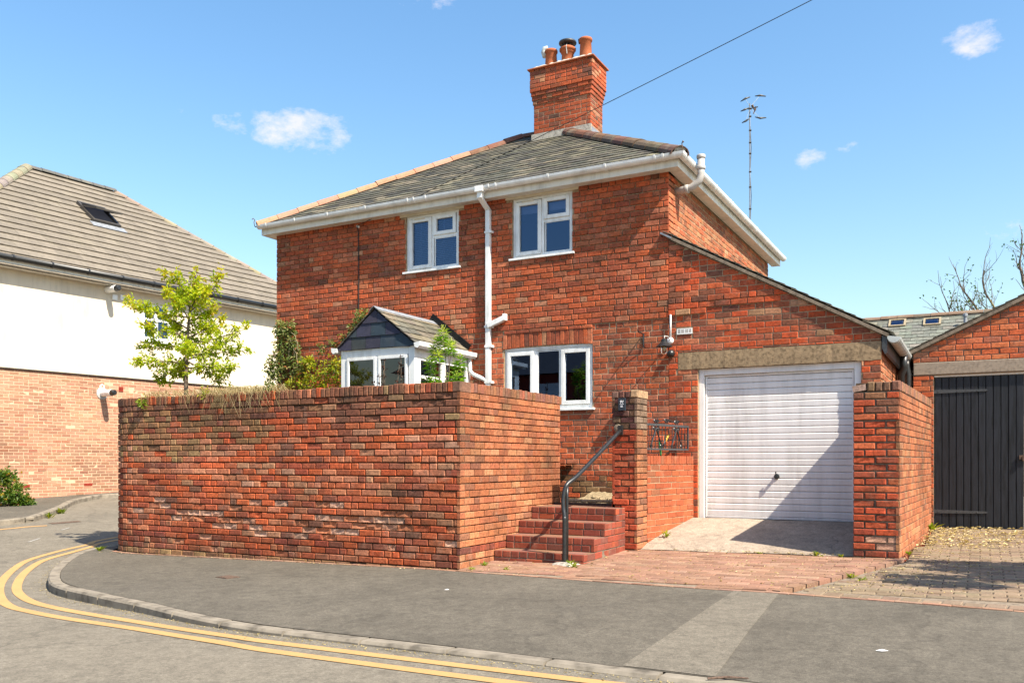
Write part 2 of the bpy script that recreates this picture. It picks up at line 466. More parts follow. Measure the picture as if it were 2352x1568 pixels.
def brick_geo(poly, mp, rng, proud=.006, back=.02, ch=.005, jit=.0015, rough=0, floor=.0008):
    n = len(poly)
    cx = sum(p[0] for p in poly) / n; cz = sum(p[1] for p in poly) / n
    pr = proud + rng.gauss(0, .0018)
    tx, tz = rng.gauss(0, .006), rng.gauss(0, .012)
    v = []
    for x, z in poly: v.append(mp(x, z, -back))
    for x, z in poly: v.append(mp(x, z, pr - ch + tx * (x - cx) + tz * (z - cz)))
    w = max(abs(p[0] - cx) for p in poly); h = max(abs(p[1] - cz) for p in poly)
    for x, z in poly:
        kx = max(.3, 1 - (ch + rng.uniform(0, jit * 3)) / max(w, .01)); kz = max(.3, 1 - (ch * .8 + rng.uniform(0, jit * 2)) / max(h, .01))
        v.append(mp(cx + (x - cx) * kx, cz + (z - cz) * kz, pr + tx * (x - cx) + tz * (z - cz) + rng.gauss(0, jit * .5)))
    f = [(i, (i + 1) % n, n + (i + 1) % n, n + i) for i in range(n)]
    f += [(n + i, n + (i + 1) % n, 2 * n + (i + 1) % n, 2 * n + i) for i in range(n)]
    if rough and n == 4:                                   # spalled face: a broken, sunken surface
        b = len(v); nx, nzz = 5, 3
        for j in range(nzz):
            for i in range(nx):
                a, t = i / (nx - 1), j / (nzz - 1)
                x = (poly[0][0] * (1 - a) + poly[1][0] * a); z = (poly[0][1] * (1 - t) + poly[3][1] * t)
                edge = i in (0, nx - 1) or j in (0, nzz - 1)
                v.append(mp(cx + (x - cx) * .96, cz + (z - cz) * .92, max(floor + rng.uniform(0, .002), pr - ch * .6 - rng.uniform(0, 1.0) * rough * (.55 if edge else 1))))
        f = f[:n] + [(b + j * nx + i, b + j * nx + i + 1, b + (j + 1) * nx + i + 1, b + (j + 1) * nx + i) for j in range(nzz - 1) for i in range(nx - 1)]
    else: f.append(tuple(2 * n + i for i in range(n)))
    return v, f

def lay(x0, x1, z0, z1, course, st, rng, joint=.011, ph=.12, holes=(), clips=(), header_zone=None, first=0):
    rows = int(round((z1 - z0) / course)); out = []
    for r in range(rows):
        dz = rng.gauss(0, .0012)
        za = z0 + r * course + joint / 2 + dz; zb = z0 + (r + 1) * course - joint / 2 + dz
        x = x0 - ((r + first) % 2) * st / 2 - (rng.uniform(0, .02) if x1 - x0 > .6 else 0)
        allhead = header_zone == 'all'
        while x < x1 - .005:
            L = st * (1 + rng.gauss(0, .012))
            pieces = [(x, x + L)]
            if allhead or (callable(header_zone) and header_zone(x + L / 2)) or rng.random() < ph: pieces = [(x, x + L / 2), (x + L / 2, x + L)]
            for a, b in pieces:
                a, b = a + joint / 2, b - joint / 2
                if x1 - b < .045: b = x1
                if a - x0 < .04: a = x0
                a, b = max(a, x0), min(b, x1)
                if b - a < .03: continue
                segs = [(a, b, za, zb)]
                for hx0, hx1, hz0, hz1 in holes:
                    ns = []
                    for (p, q, s0, s1) in segs:
                        ov = min(s1, hz1) - max(s0, hz0)
                        if ov <= 0 or q <= hx0 or p >= hx1: ns.append((p, q, s0, s1)); continue
                        if p < hx0 - .02: ns.append((p, hx0 - .004, s0, s1))
                        if q > hx1 + .02: ns.append((hx1 + .004, q, s0, s1))
                        p2, q2 = max(p, hx0), min(q, hx1)
                        if hz1 < s1 - .02: ns.append((p2, q2, hz1 + .004, s1))
                        if hz0 > s0 + .02: ns.append((p2, q2, s0, hz0 - .004))
                    segs = ns
                for p, q, s0, s1 in segs:
                    if q - p < .02: continue
                    poly = [(p, s0), (q, s0), (q, s1), (p, s1)]
                    for c in clips:
                        poly = clip(poly, *c)
                        if len(poly) < 3: break
                    if len(poly) < 3 or area2(poly) < .0006: continue
                    out.append((poly, r))
            x += L
    return out

class Pieces:
    def __init__(self): self.L = []
    def add(self, v, f, col, c=None, n=None, area=.017):
        if c is None:
            c = sum((Vector(p) for p in v), Vector()) / len(v)
        self.L.append((seen_size(c, n, area) if n is not None else 0, v, f, col))
    def emit(self, parent, mat, one, many, limit=300, mat2=None):
        L = sorted(self.L, key=lambda t: -t[0])
        mb = MB()
        for i, (sz, v, f, col) in enumerate(L):
            if i < limit and sz > 0: mk(one, v, f, mat, parent, col)
            else: mb.add(v, f, col)
        if mb.v: mb.build(many, mat, parent, kind='stuff', color=True)

def bricks_on(P, polys, mp, nrm, colfn, rng, proud=.006, back=.02, rough=None, ch=.005, off=None):
    for poly, r in polys:
        cx = sum(p[0] for p in poly) / len(poly); cz = sum(p[1] for p in poly) / len(poly)
        rg = rough(cx, cz, rng) if rough else 0
        po = proud + (off(cx, cz, r) if off else 0)
        v, f = brick_geo(poly, mp, rng, po, back, ch, rough=rg)
        n = nrm(cx) if callable(nrm) else nrm
        k = weather(cx, cz)
        P.add(v, f, [q * k for q in colfn(cx, cz, rng, r)], mp(cx, cz, 0), n, area2(poly))

def slab(x0, x1, z0, z1, holes, mp, t, clips=()):
    xs = sorted({x0, x1, *[h[0] for h in holes], *[h[1] for h in holes]}); zs = sorted({z0, z1, *[h[2] for h in holes], *[h[3] for h in holes]})
    xs = [x for x in xs if x0 <= x <= x1]; zs = [z for z in zs if z0 <= z <= z1]
    mb = MB()
    for i in range(len(xs) - 1):
        for j in range(len(zs) - 1):
            cx, cz = (xs[i] + xs[i + 1]) / 2, (zs[j] + zs[j + 1]) / 2
            if any(h[0] < cx < h[1] and h[2] < cz < h[3] for h in holes): continue
            poly = [(xs[i], zs[j]), (xs[i + 1], zs[j]), (xs[i + 1], zs[j + 1]), (xs[i], zs[j + 1])]
            for c in clips: poly = clip(poly, *c) if len(poly) >= 3 else poly
            if len(poly) < 3: continue
            d = mp(0, 0, -t) - mp(0, 0, 0)
            mb.prism([mp(x, z, 0) for x, z in poly], d)
    return mb

def palette(items):
    tot = sum(w for w, c in items); mean = [sum(w * c[i] for w, c in items) / tot for i in range(3)]
    def pick(rng):
        r = rng.random() * tot
        for w, c in items:
            r -= w
            if r <= 0: break
        k = rng.uniform(.86, 1.13)
        return [min(.85, (x * .84 + mean[i] * .16) * k * rng.uniform(.96, 1.04)) for i, x in enumerate(c)]
    return pick
HOUSE = palette([(32, (.43, .088, .030)), (26, (.38, .09, .037)), (20, (.295, .07, .033)), (12, (.42, .135, .066)), (6, (.24, .062, .032)), (3, (.40, .19, .105)), (5, (.32, .105, .057)), (2, (.14, .055, .035))])
def weather(x, z):
    n = math.sin(x * 1.3 + 1.7 * math.sin(z * .9)) * math.sin(z * 2.1 + 1.3 * math.sin(x * .7 + 2)) + .5 * math.sin(x * 3.7 + z * 2.9)
    return 1.0 + .19 * n
WALLB = palette([(30, (.42, .085, .028)), (24, (.37, .095, .04)), (14, (.29, .065, .033)), (14, (.42, .155, .08)), (7, (.20, .068, .042)), (5, (.36, .18, .10)), (3, (.13, .06, .04))])
TOPB = palette([(4, (.16, .065, .04)), (3, (.20, .075, .042)), (2, (.23, .105, .055)), (1, (.24, .15, .07))])
MOSSB = palette([(4, (.23, .115, .052)), (3, (.28, .12, .06)), (2, (.18, .085, .046)), (2, (.29, .175, .08))])
PALEB = palette([(4, (.41, .165, .09)), (3, (.40, .13, .065)), (1, (.42, .21, .135))])
STEPB = palette([(6, (.20, .044, .024)), (5, (.17, .042, .026)), (3, (.12, .042, .03)), (2, (.24, .055, .025))])
NEWB = palette([(6, (.345, .175, .11)), (5, (.365, .195, .125)), (3, (.315, .15, .092)), (2, (.275, .145, .088)), (1, (.325, .135, .083))])
LOWB = palette([(6, (.34, .085, .035)), (5, (.31, .078, .032)), (1, (.23, .09, .045))])
CHIMB = palette([(8, (.42, .085, .03)), (5, (.36, .085, .038)), (3, (.23, .07, .04)), (2, (.44, .20, .11)), (1, (.14, .07, .05))])
PAVERS = palette([(6, (.265, .148, .097)), (4, (.24, .13, .085)), (3, (.29, .175, .118)), (2, (.215, .118, .078))])
SETTS = palette([(5, (.205, .15, .098)), (4, (.225, .165, .108)), (2, (.17, .115, .078))])

# ------------------------------------------------------------------ the ground
def zp(X, Y): return .015 * (X + 5.14) + .03 * (Y - 8.3)
def zr(X, Y):
    d = -S_ * X + C_ * Y
    A = -.135 + (.02 if X > -5 else .030) * (max(-14, min(12, X)) + 5); B = -.13 + .045 * (max(0, min(d, 32)) - 12.6); k = .05
    return math.log(math.exp(A / k) + math.exp(B / k)) * k

def grade(a, b, near, step, far=1.35):
    xs = [near[0]]
    while xs[-1] < near[1]: xs.append(xs[-1] + step)
    st = step
    while xs[-1] < b: st *= far; xs.append(min(b, xs[-1] + st))
    st = step
    while xs[0] > a: st *= far; xs.insert(0, max(a, xs[0] - st))
    return xs
gx = grade(-900, 900, (-24, 6), .6); gy = grade(-900, 900, (-4, 24), .6)
gv = [(x, y, zr(x, y)) for y in gy for x in gx]
gf = [(j * len(gx) + i, j * len(gx) + i + 1, (j + 1) * len(gx) + i + 1, (j + 1) * len(gx) + i) for j in range(len(gy) - 1) for i in range(len(gx) - 1)]
mk('road', gv, gf, M['road'], kind='structure', smooth=True)

def catmull(P, step):
    out = []
    P = [Vector((*p, 0)) for p in P]
    Q = [P[0] * 2 - P[1]] + P + [P[-1] * 2 - P[-2]]
    for i in range(1, len(Q) - 2):
        n = max(1, int((Q[i + 1] - Q[i]).length / step))
        for k in range(n):
            t = k / n
            out.append(.5 * ((2 * Q[i]) + (Q[i + 1] - Q[i - 1]) * t + (2 * Q[i - 1] - 5 * Q[i] + 4 * Q[i + 1] - Q[i + 2]) * t * t + (3 * Q[i] - Q[i - 1] - 3 * Q[i + 1] + Q[i + 2]) * t ** 3))
    out.append(P[-1])
    return [(p.x, p.y) for p in out]
def resample(P, n):
    L = [0]
    for a, b in zip(P, P[1:]): L.append(L[-1] + math.hypot(b[0] - a[0], b[1] - a[1]))
    out = []; j = 0
    for k in range(n):
        t = L[-1] * k / (n - 1)
        while j < len(L) - 2 and L[j + 1] < t: j += 1
        w = (t - L[j]) / max(1e-9, L[j + 1] - L[j])
        out.append((P[j][0] + (P[j + 1][0] - P[j][0]) * w, P[j][1] + (P[j + 1][1] - P[j][1]) * w))
    return out
def offset(P, d):
    out = []
    for i, p in enumerate(P):
        a, b = P[max(0, i - 1)], P[min(len(P) - 1, i + 1)]
        tx, ty = b[0] - a[0], b[1] - a[1]; L = math.hypot(tx, ty) or 1
        out.append((p[0] - ty / L * d, p[1] + tx / L * d))
    return out

KERB = [(9, 4.72), (5, 4.76), (2, 4.82), (0, 4.85), (-1.4, 4.88), (-2.5, 4.94), (-3.4, 4.98), (-4.6, 5.02), (-5.2, 5.06), (-5.8, 5.16), (-6.3, 5.28), (-6.87, 5.43), (-7.4, 5.54),
        (-7.95, 5.67), (-8.6, 5.83), (-9.15, 6.06), (-9.9, 6.56), (-10.66, 7.2), (-11.32, 7.83), (-11.7, 8.35), (-11.85, 9.2), (-12.1, 11), (-12.4, 14)]
kerb = catmull(KERB, .12)
inner = offset(kerb, -.13)
W = [(9, 7.1), (3, 7.42), (.3, 7.70), (-.8, 7.83), (-1.6, 7.90), (-2.75, 7.95), (-4.0, 8.06), (-5.05, 8.16), (-5.8, 8.20), (-7, 8.20), (-8.5, 8.19), (-10.1, 8.18), (-10.72, 8.19), (-11.1, 8.32), (-11.35, 8.6), (-11.42, 9.0), (-11.45, 14)]
def sheet(name, A, B, n, m, zf, mat, dz=0, kind='structure'):
    a, b = resample(A, n), resample(B, n)
    v = []
    for p, q in zip(a, b):
        for k in range(m + 1):
            t = k / m; x, y = p[0] + (q[0] - p[0]) * t, p[1] + (q[1] - p[1]) * t
            v.append((x, y, zf(x, y) + dz))
    f = [(i * (m + 1) + k, i * (m + 1) + k + 1, (i + 1) * (m + 1) + k + 1, (i + 1) * (m + 1) + k) for i in range(n - 1) for k in range(m)]
    return mk(name, v, f, mat, kind=kind, smooth=True)
# the pavement is split by matching bends of kerb and wall line so that its mesh stays even
ki = min(range(len(inner)), key=lambda i: math.hypot(inner[i][0] + 7.95, inner[i][1] - 5.75))
wi = [i for i, p in enumerate(W) if p[0] == -8.5][0]
sheet('pavement', inner[:ki + 1], W[:wi + 1], 70, 9, zp, M['pavement'])
sheet('pavement', inner[ki:], W[wi:], 60, 7, zp, M['pavement'])
mk('trench_patch', [(x, y, zp(x, y) + .004) for x, y in [(-1.97, 7.93), (-1.57, 7.90), (-1.47, 6.4), (-1.36, 5.02), (-1.95, 5.05), (-1.96, 6.4)]], [(0, 5, 2, 1), (5, 4, 3, 2)], M['patch'], kind='structure')

def kerb_run(name, outer, stone, top, road, width=.125, lip=.02, sgn=-1):
    root = mk(name, [(p[0], p[1], top(*p) - .05) for p in outer] + [(p[0], p[1], top(*p) - .05) for p in offset(outer, sgn * width)],
              [(i, i + 1, len(outer) + i + 1, len(outer) + i) for i in range(len(outer) - 1)], M['kerb'], kind='structure')
    L = [0]
    for a, b in zip(outer, outer[1:]): L.append(L[-1] + math.hypot(b[0] - a[0], b[1] - a[1]))
    n = int(L[-1] / stone); pts = resample(outer, n * 5 + 1); rng = random.Random(3)
    offs = {w: offset(pts, sgn * w) for w in (0, .018, width)}
    for k in range(n):
        v = []
        dz = rng.gauss(0, .0025)
        for j in range(6):
            i = k * 5 + j
            def P(w, z): 
                x, y = offs[w][i]
                if j in (0, 5):
                    i2 = i + (1 if j == 0 else -1); q = offs[w][i2]; x += (q[0] - x) * .07; y += (q[1] - y) * .07
                return (x, y, z)
            x, y = pts[i]; t = top(x, y) + .004 + dz; g = road(x, y) - .06
            v += [P(0, g), P(0, t - lip), P(.018, t), P(width, t), P(width, g)]
        f = [(j * 5 + a, j * 5 + a + 1, (j + 1) * 5 + a + 1, (j + 1) * 5 + a) for j in range(5) for a in range(4)] + [(0, 1, 2, 3, 4), (29, 28, 27, 26, 25)]
        mk('kerb_stone', v, f, M['kerb'], root)
    return root
kerb_run('kerb', kerb, .75, zp, zr)

def strip(name, pts, w, zf, mat, dz=.005):
    p = catmull(pts, .15); a, b = offset(p, w / 2), offset(p, -w / 2); n = len(p)
    return mk(name, [(x, y, zf(x, y) + dz) for x, y in a + b], [(i, i + 1, n + i + 1, n + i) for i in range(n - 1)], mat, kind='structure')
YIN = [(9, 4.55), (2, 4.62), (-1.5, 4.68), (-4.4, 4.80), (-5.07, 4.86), (-5.86, 4.97), (-6.53, 5.08), (-7.27, 5.2), (-7.87, 5.31), (-8.48, 5.46), (-9.0, 5.66), (-9.48, 5.90), (-9.92, 6.18), (-10.44, 6.56), (-10.97, 7.02), (-11.41, 7.5), (-11.75, 8.15), (-11.97, 8.6), (-12.33, 9.4), (-12.7, 13)]
YOUT = [(9, 4.32), (2, 4.38), (-1.5, 4.44), (-4.2, 4.56), (-4.83, 4.63), (-5.6, 4.74), (-6.2, 4.83), (-6.87, 4.91), (-7.4, 4.98), (-7.95, 5.08), (-8.42, 5.19), (-8.9, 5.39), (-9.43, 5.67), (-10.0, 6.02), (-10.55, 6.42), (-11.12, 6.9), (-11.6, 7.39), (-12.0, 8.1), (-12.25, 8.75), (-12.6, 9.5), (-12.95, 13)]
strip('yellow_line', YIN, .10, zr, M['yellow_line']); strip('yellow_line', YOUT, .10, zr, M['yellow_line'])
strip('give_way_line', [(-9.15, 5.02), (-9.28, 5.18)], .09, zr, M['white_line'], .007)
for (a, b) in (((-13.35, 8.5), (-13.6, 8.85)), ((-14.3, 9.7), (-14.5, 10.0))): strip('white_dash', [a, b], .04, zr, M['white_line'], .006)
# far side of the side street
FK = [(-19.6, -3), (-17.6, 3), (-16.4, 7.4), (-15.9, 9.5), (-15.95, 10.25), (-17.15, 11.6), (-18.6, 13.0), (-19.35, 14.2), (-19.1, 15.2), (-18.4, 20), (-17.8, 26)]
fk = catmull(FK[:5], .2)[:-1] + catmull(FK[4:8], .2)[:-1] + catmull(FK[7:], .2)
zf = lambda x, y: zr(x, y) + .1
root_far = kerb_run('far_kerb', fk, 1.2, zf, zr, sgn=1)
FW = [(-27, -3), (-24, 3), (-21.6, 6), (-20.2, 9), (-19.9, 11.98), (-19.85, 12.6), (-19.8, 13.2), (-19.75, 13.8), (-19.68, 14.5), (-19.6, 15.5), (-19.2, 20), (-18.5, 26)]
sheet('far_pavement', offset(fk, .11), FW, 90, 6, zf, M['pavement'])
strip('far_yellow_line', [(-18.9, -3), (-16.9, 3), (-15.85, 7.3), (-15.35, 9.2), (-15.3, 9.7), (-15.15, 10.0)], .12, zr, M['yellow_line'])
mb = MB()
mb.add([(x, y, zr(x, y) + .006) for x, y in [(-15.5, 10.25), (-15.28, 10.2), (-15.16, 10.7), (-15.38, 10.78)]], [(0, 1, 2, 3)])
tag(mb.build('drain_cover', M['rust']), 'rusty iron drain cover beside the far kerb of the side street', 'drain cover')
def flat_cover(name, pts, label):
    m = MB(); c = [sum(p[0] for p in pts) / 4, sum(p[1] for p in pts) / 4]
    m.prism([(x, y, zp(x, y) - .01) for x, y in pts], (0, 0, .016))
    m2 = MB().prism([(c[0] + (x - c[0]) * .8, c[1] + (y - c[1]) * .8, zp(x, y)) for x, y in pts], (0, 0, .010))
    return tag(MB().add(m.v, m.f).add(m2.v, m2.f).build(name, M['rust']), label, 'cover')
flat_cover('stop_tap_cover', [(-7.50, 6.93), (-7.28, 6.88), (-7.22, 7.03), (-7.44, 7.08)], 'small rusty iron cover set in the pavement before the long brick wall')

# red brick driveway, concrete ramp, grey setts
rng = random.Random(11)
def drive_right(y): return -1.60 + (y - 7.93) * .345
zd = lambda x, y: zp(x, y)
DR = [(-5.12, 8.18), (-4.0, 8.09), (-2.75, 7.98), (-1.62, 7.93)]
drv = sheet('driveway', DR, [(-5.12, 10.7), (-3.7, 10.7), (-2, 10.7), (-.70, 10.6)], 30, 14, lambda x, y: zp(x, y) - .003, M['mortar_grey'])
P = Pieces()
y = 7.9; r = 0
while y < 10.5:
    x = -5.15 - (r % 2) * .11
    while x < -.6:
        a, b = x + .004, x + .218
        a, b = max(a, -5.13), min(b, drive_right(y + .05) - .1)
        lim = 8.18 - .09 * (a + 5.12) / 3.5 if a > -5.12 else 8.18
        inside = y > (8.21 if a < -5 else 8.21 - (a + 5.05) * .08) and b - a > .03
        if inside and not (b < -3.93 and y > 9.0) and not (y > 10.46):
            zz = zp((a + b) / 2, y) ; v = []
            dz = rng.gauss(0, .002); t1, t2 = rng.gauss(0, .012), rng.gauss(0, .012)
            for k, (q, e) in enumerate(((-.012, 0), (.004, 0), (.008, .006))):
                for (px, py) in ((a + e, y + .004 + e), (b - e, y + .004 + e), (b - e, y + .108 - e), (a + e, y + .108 - e)):
                    v.append((px, py, zp(px, py) + q + (dz + t1 * (px - (a + b) / 2) + t2 * (py - y - .055) if k else 0)))
            f = [(i, (i + 1) % 4, 4 + (i + 1) % 4, 4 + i) for i in range(4)] + [(4 + i, 4 + (i + 1) % 4, 8 + (i + 1) % 4, 8 + i) for i in range(4)] + [(8, 9, 10, 11)]
            P.add(v, f, PAVERS(rng), ((a + b) / 2, y, zz), (0, 0, 1), (b - a) * .1)
        x += .2225
    y += .1125; r += 1
P.emit(drv, M['engineering'], 'paver', 'paver_field', 300)
# edging bricks: a single line of red bricks along wall foot, drive and setts
ed = MB()
edge_line = resample(catmull(W[:14], .2), 95)
edge_root = mk('red_brick_edging', [(p[0], p[1], zp(*p) - .02) for p in edge_line] + [(p[0], p[1] + .07, zp(*p) - .02) for p in edge_line], [(i, i + 1, 95 + i + 1, 95 + i) for i in range(94)], M['mortar_grey'], kind='structure')
for i in range(94):
    a, b = edge_line[i], edge_line[i + 1]
    if a[0] > 4: continue
    d = Vector((b[0] - a[0], b[1] - a[1], 0)); L = d.length; d.normalize(); n = Vector((d.y, -d.x, 0))
    zz = zp(*a) + .006 + rng.gauss(0, .002)
    m = MB().frame_box((a[0], a[1], zz), d, n, (0, 0, 1), .004, L - .004, -.012, .055, -.06, 0)
    mk('edging_brick', m.v, m.f, M['engineering'], edge_root, [q * 1.08 for q in PAVERS(rng)])
for k in range(11):                                           # angled row that closes the drive on its right
    y0 = 8.02 + k * .225
    p0 = Vector((drive_right(y0) - .06, y0, zp(drive_right(y0), y0) + .007)); d = Vector((.345, 1, .03)).normalized()
    m = MB().frame_box(p0, d, (d.y, -d.x, 0), (0, 0, 1), .004, .222, -.05, .05, -.05, 0)
    mk('edging_brick', m.v, m.f, M['engineering'], edge_root, PAVERS(rng))
sett = sheet('setts', [(-1.50, 7.93), (.3, 7.74), (3.2, 7.46)], [(-.62, 10.5), (-.3, 14.08), (3.4, 14.08)], 40, 24, lambda x, y: zp(x, y) - .003, M['mortar_grey'])
P = Pieces()
def sett_block(P, c, d, n, L, w, col):
    v = []; dz = rng.gauss(0, .003); t1, t2 = rng.gauss(0, .015), rng.gauss(0, .02)
    for k, (q, e) in enumerate(((-.015, 0), (.003, 0), (.009, .008))):
        for a, b in ((-1, -1), (1, -1), (1, 1), (-1, 1)):
            x = c[0] + d[0] * a * (L / 2 - e) + n[0] * b * (w / 2 - e); y = c[1] + d[1] * a * (L / 2 - e) + n[1] * b * (w / 2 - e)
            v.append((x, y, zp(x, y) + q + (dz + t1 * a * L / 2 + t2 * b * w / 2 if k else 0)))
    f = [(i, (i + 1) % 4, 4 + (i + 1) % 4, 4 + i) for i in range(4)] + [(4 + i, 4 + (i + 1) % 4, 8 + (i + 1) % 4, 8 + i) for i in range(4)] + [(8, 9, 10, 11)]
    P.add(v, f, col, (c[0], c[1], zp(*c)), (0, 0, 1), L * w)
for k in range(30):                                           # big square setts along the pavement edge
    x = -1.28 + k * .155; y = 7.93 - (x + 1.5) * .103 + .02
    sett_block(P, (x, y + .07), Vector((1, -.103)).normalized(), Vector((.103, 1)).normalized(), .143, .15, [q * .95 for q in SETTS(rng)])
y = 8.16; r = 0
while y < 14.05:
    x = -1.5 + (r % 2) * .1
    while x < 3.2:
        lo = drive_right(y) + .09 if y < 10.4 else -.76 + (y - 10.4) * .044
        if x - .1 > lo and y > 8.02 - (x + 1.5) * .103 + .16: sett_block(P, (x, y), (1, 0), (0, 1), .192, .092, SETTS(rng))
        x += .2
    y += .1; r += 1
P.emit(sett, M['engineering'], 'sett', 'sett_field', 300)
# concrete ramp up to the garage
v = []; nx, ny = 16, 10
for j in range(ny + 1):
    for i in range(nx + 1):
        x = -3.82 + (2.62) * i / nx; t = j / ny; y0 = 10.50 + .05 * (x + 3.8) / 2.6
        y = y0 + (11.97 - y0) * t
        v.append((x, y, zp(x, y0) + .008 + (.418 - zp(x, y0)) * (t ** .9) + .004 * math.sin(x * 5 + t * 4)))
mk('concrete_ramp', v, [(j * (nx + 1) + i, j * (nx + 1) + i + 1, (j + 1) * (nx + 1) + i + 1, (j + 1) * (nx + 1) + i) for j in range(ny) for i in range(nx)], M['apron'], kind='structure', smooth=True)
# garden soil behind the front wall and the path strip by the steps
mk('garden_ground', [(-11.2, 8.5, 1.2), (-5.36, 8.5, 1.2), (-5.36, 11.98, 1.2), (-11.2, 11.98, 1.2)], [(0, 1, 2, 3)], M['soil'], kind='structure')
v = []; rg = random.Random(8)
for j in range(13):
    for i in range(25):
        x = -5.1 + 1.16 * i / 24; y = 10.72 + 1.27 * j / 12
        v.append((x, y, .635 + (.11 * max(0, (y - 11.35) / .65)) + rg.uniform(0, .022)))
mk('garden_path', v, [(j * 25 + i, j * 25 + i + 1, (j + 1) * 25 + i + 1, (j + 1) * 25 + i) for j in range(12) for i in range(24)], M['gravel'], kind='structure')
# ------------------------------------------------------------------ long boundary wall
rng = random.Random(21)
bw = thing('boundary_wall', (-5.143, 8.3, 0), 'long red brick garden wall with soldier brick coping, rounded at its left end', 'wall')
RC, RR = Vector((-10.72, 8.9, 0)), .6
ARC = RR * math.pi / 2; LEFT = 3.0
def bw_map(s, z, d):                        # s runs: along the side street, round the bend, along the front
    if s < LEFT: return Vector((-11.32 - d, 8.9 + LEFT - s, z))
    if s < LEFT + ARC:
        a = (s - LEFT) / RR
        n = Vector((-math.cos(a), -math.sin(a), 0))
        return RC + n * (RR + d) + Vector((0, 0, z))
    return Vector((-10.72 + s - LEFT - ARC, 8.3 - d, z))
def bw_n(s):
    if s < LEFT: return (-1, 0, 0)
    if s < LEFT + ARC:
        a = (s - LEFT) / RR; return (-math.cos(a), -math.sin(a), 0)
    return (0, -1, 0)
SF = LEFT + ARC; SEND = SF + 10.72 - 5.143
core_pts = [(LEFT * k / 3) for k in range(3)] + [LEFT + ARC * k / 16 for k in range(16)] + [SF + (SEND - SF) * k / 4 for k in range(5)]
mb = MB()
for a, b in zip(core_pts, core_pts[1:]):
    q = [bw_map(a, -.3, -.019), bw_map(b, -.3, -.019), bw_map(b, -.3, -.21), bw_map(a, -.3, -.21)]
    mb.prism([q[0], q[1], q[2], q[3]], (0, 0, 2.30))
core = mb.build('mortar_core', M['mortar_dark'], bw)
side = MB().box(-5.353, -5.157, 8.3195, 10.93, -.3, 1.9995).build('side_mortar_core', M['mortar_dark'], bw)
def bw_col(s, z, rng, r):
    x = s - SF - 10.72
    if z < -.0: return MOSSB(rng)
    if z < .2 and rng.random() < .7: return [q * .72 for q in WALLB(rng)]
    n = math.sin(x * 1.7 + 3) + math.sin(x * 4.1)
    if 2 <= r <= 3 and rng.random() < .6: return [q * .8 for q in WALLB(rng)]
    if r == 4: return STEPB(rng)
    if z > 1.80 and rng.random() < .65: return TOPB(rng)
    if x < -8 and z > 1.35 + .1 * n and rng.random() < .75: return MOSSB(rng)
    if x > -7 and z > 1.62 and rng.random() < .5: return TOPB(rng)
    if x < -8.3 and 1.0 < z < 1.5 and rng.random() < .3: return PALEB(rng)
    if z > .9 and z < 1.5 and rng.random() < .12: return PALEB(rng)
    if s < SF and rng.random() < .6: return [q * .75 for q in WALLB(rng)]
    return WALLB(rng)
def bw_rough(s, z, rng):
    x = s - SF - 10.72
    if s < SF: return 0
    band = .47 + .09 * math.sin(x * 1.1 + 1)
    if abs(z - band) < .11 and ((-10 < x < -8.2) or (-7.6 < x < -5.75)): return .032 if rng.random() < .62 else 0
    if z < .75 and rng.random() < .06: return .026
    if z > 1.85 and x > -7.5 and rng.random() < .3: return .02
    return .012 if rng.random() < .03 else 0
P = Pieces()
polys = lay(0, SEND, -.16, 2.0, .08, .225, rng, joint=.012, ph=.10, header_zone=lambda s: LEFT - .2 < s < SF + .15)
def bw_colr(s, z, rng, r):
    c = bw_col(s, z, rng, r - 2 + 0)
    return c
def colr2(s, z, rng, r):
    c = bw_col(s, z, rng, r)
    return c
# spalled bricks show fresh pale orange clay
for poly, r in polys:
    cx = sum(p[0] for p in poly) / 4; cz = sum(p[1] for p in poly) / 4
    rg = bw_rough(cx, cz, rng)
    v, f = brick_geo(poly, bw_map, rng, .008, .035, .006, .0025, rough=rg, floor=-.0175)
    c = [q * weather(cx * .8, cz * 1.3) for q in bw_col(cx, cz, rng, r)]
    if rg > .025: c = [(.43, .165, .085), (.50, .28, .19), (.44, .15, .07), (.47, .22, .135)][rng.randrange(4)]
    P.add(v, f, c, bw_map(cx, cz, 0), bw_n(cx), area2(poly))
P.emit(core, M['brick_wall'], 'brick', 'front_brick_courses', 300)
# right-hand face of the wall, along the steps
P = Pieces()
mpr = planar((-5.143, 8.3, 0), (0, 1, 0), (1, 0, 0))
polys = lay(-.0085, 2.63, -.08, 2.0, .08, .225, rng, joint=.010, ph=.12, first=1)
SIDEB = palette([(6, (.32, .105, .045)), (5, (.34, .125, .058)), (3, (.27, .085, .04)), (2, (.36, .165, .08)), (1.5, (.19, .08, .046))])
bricks_on(P, polys, mpr, (1, 0, 0), lambda x, z, rg, r: STEPB(rg) if r == 3 else (SIDEB(rg) if z < 1.75 or rg.random() < .5 else [q * .85 for q in SIDEB(rg)]), rng, .007, .035, ch=.005)
P.emit(side, M['brick_wall'], 'brick', 'side_brick_courses', 300)
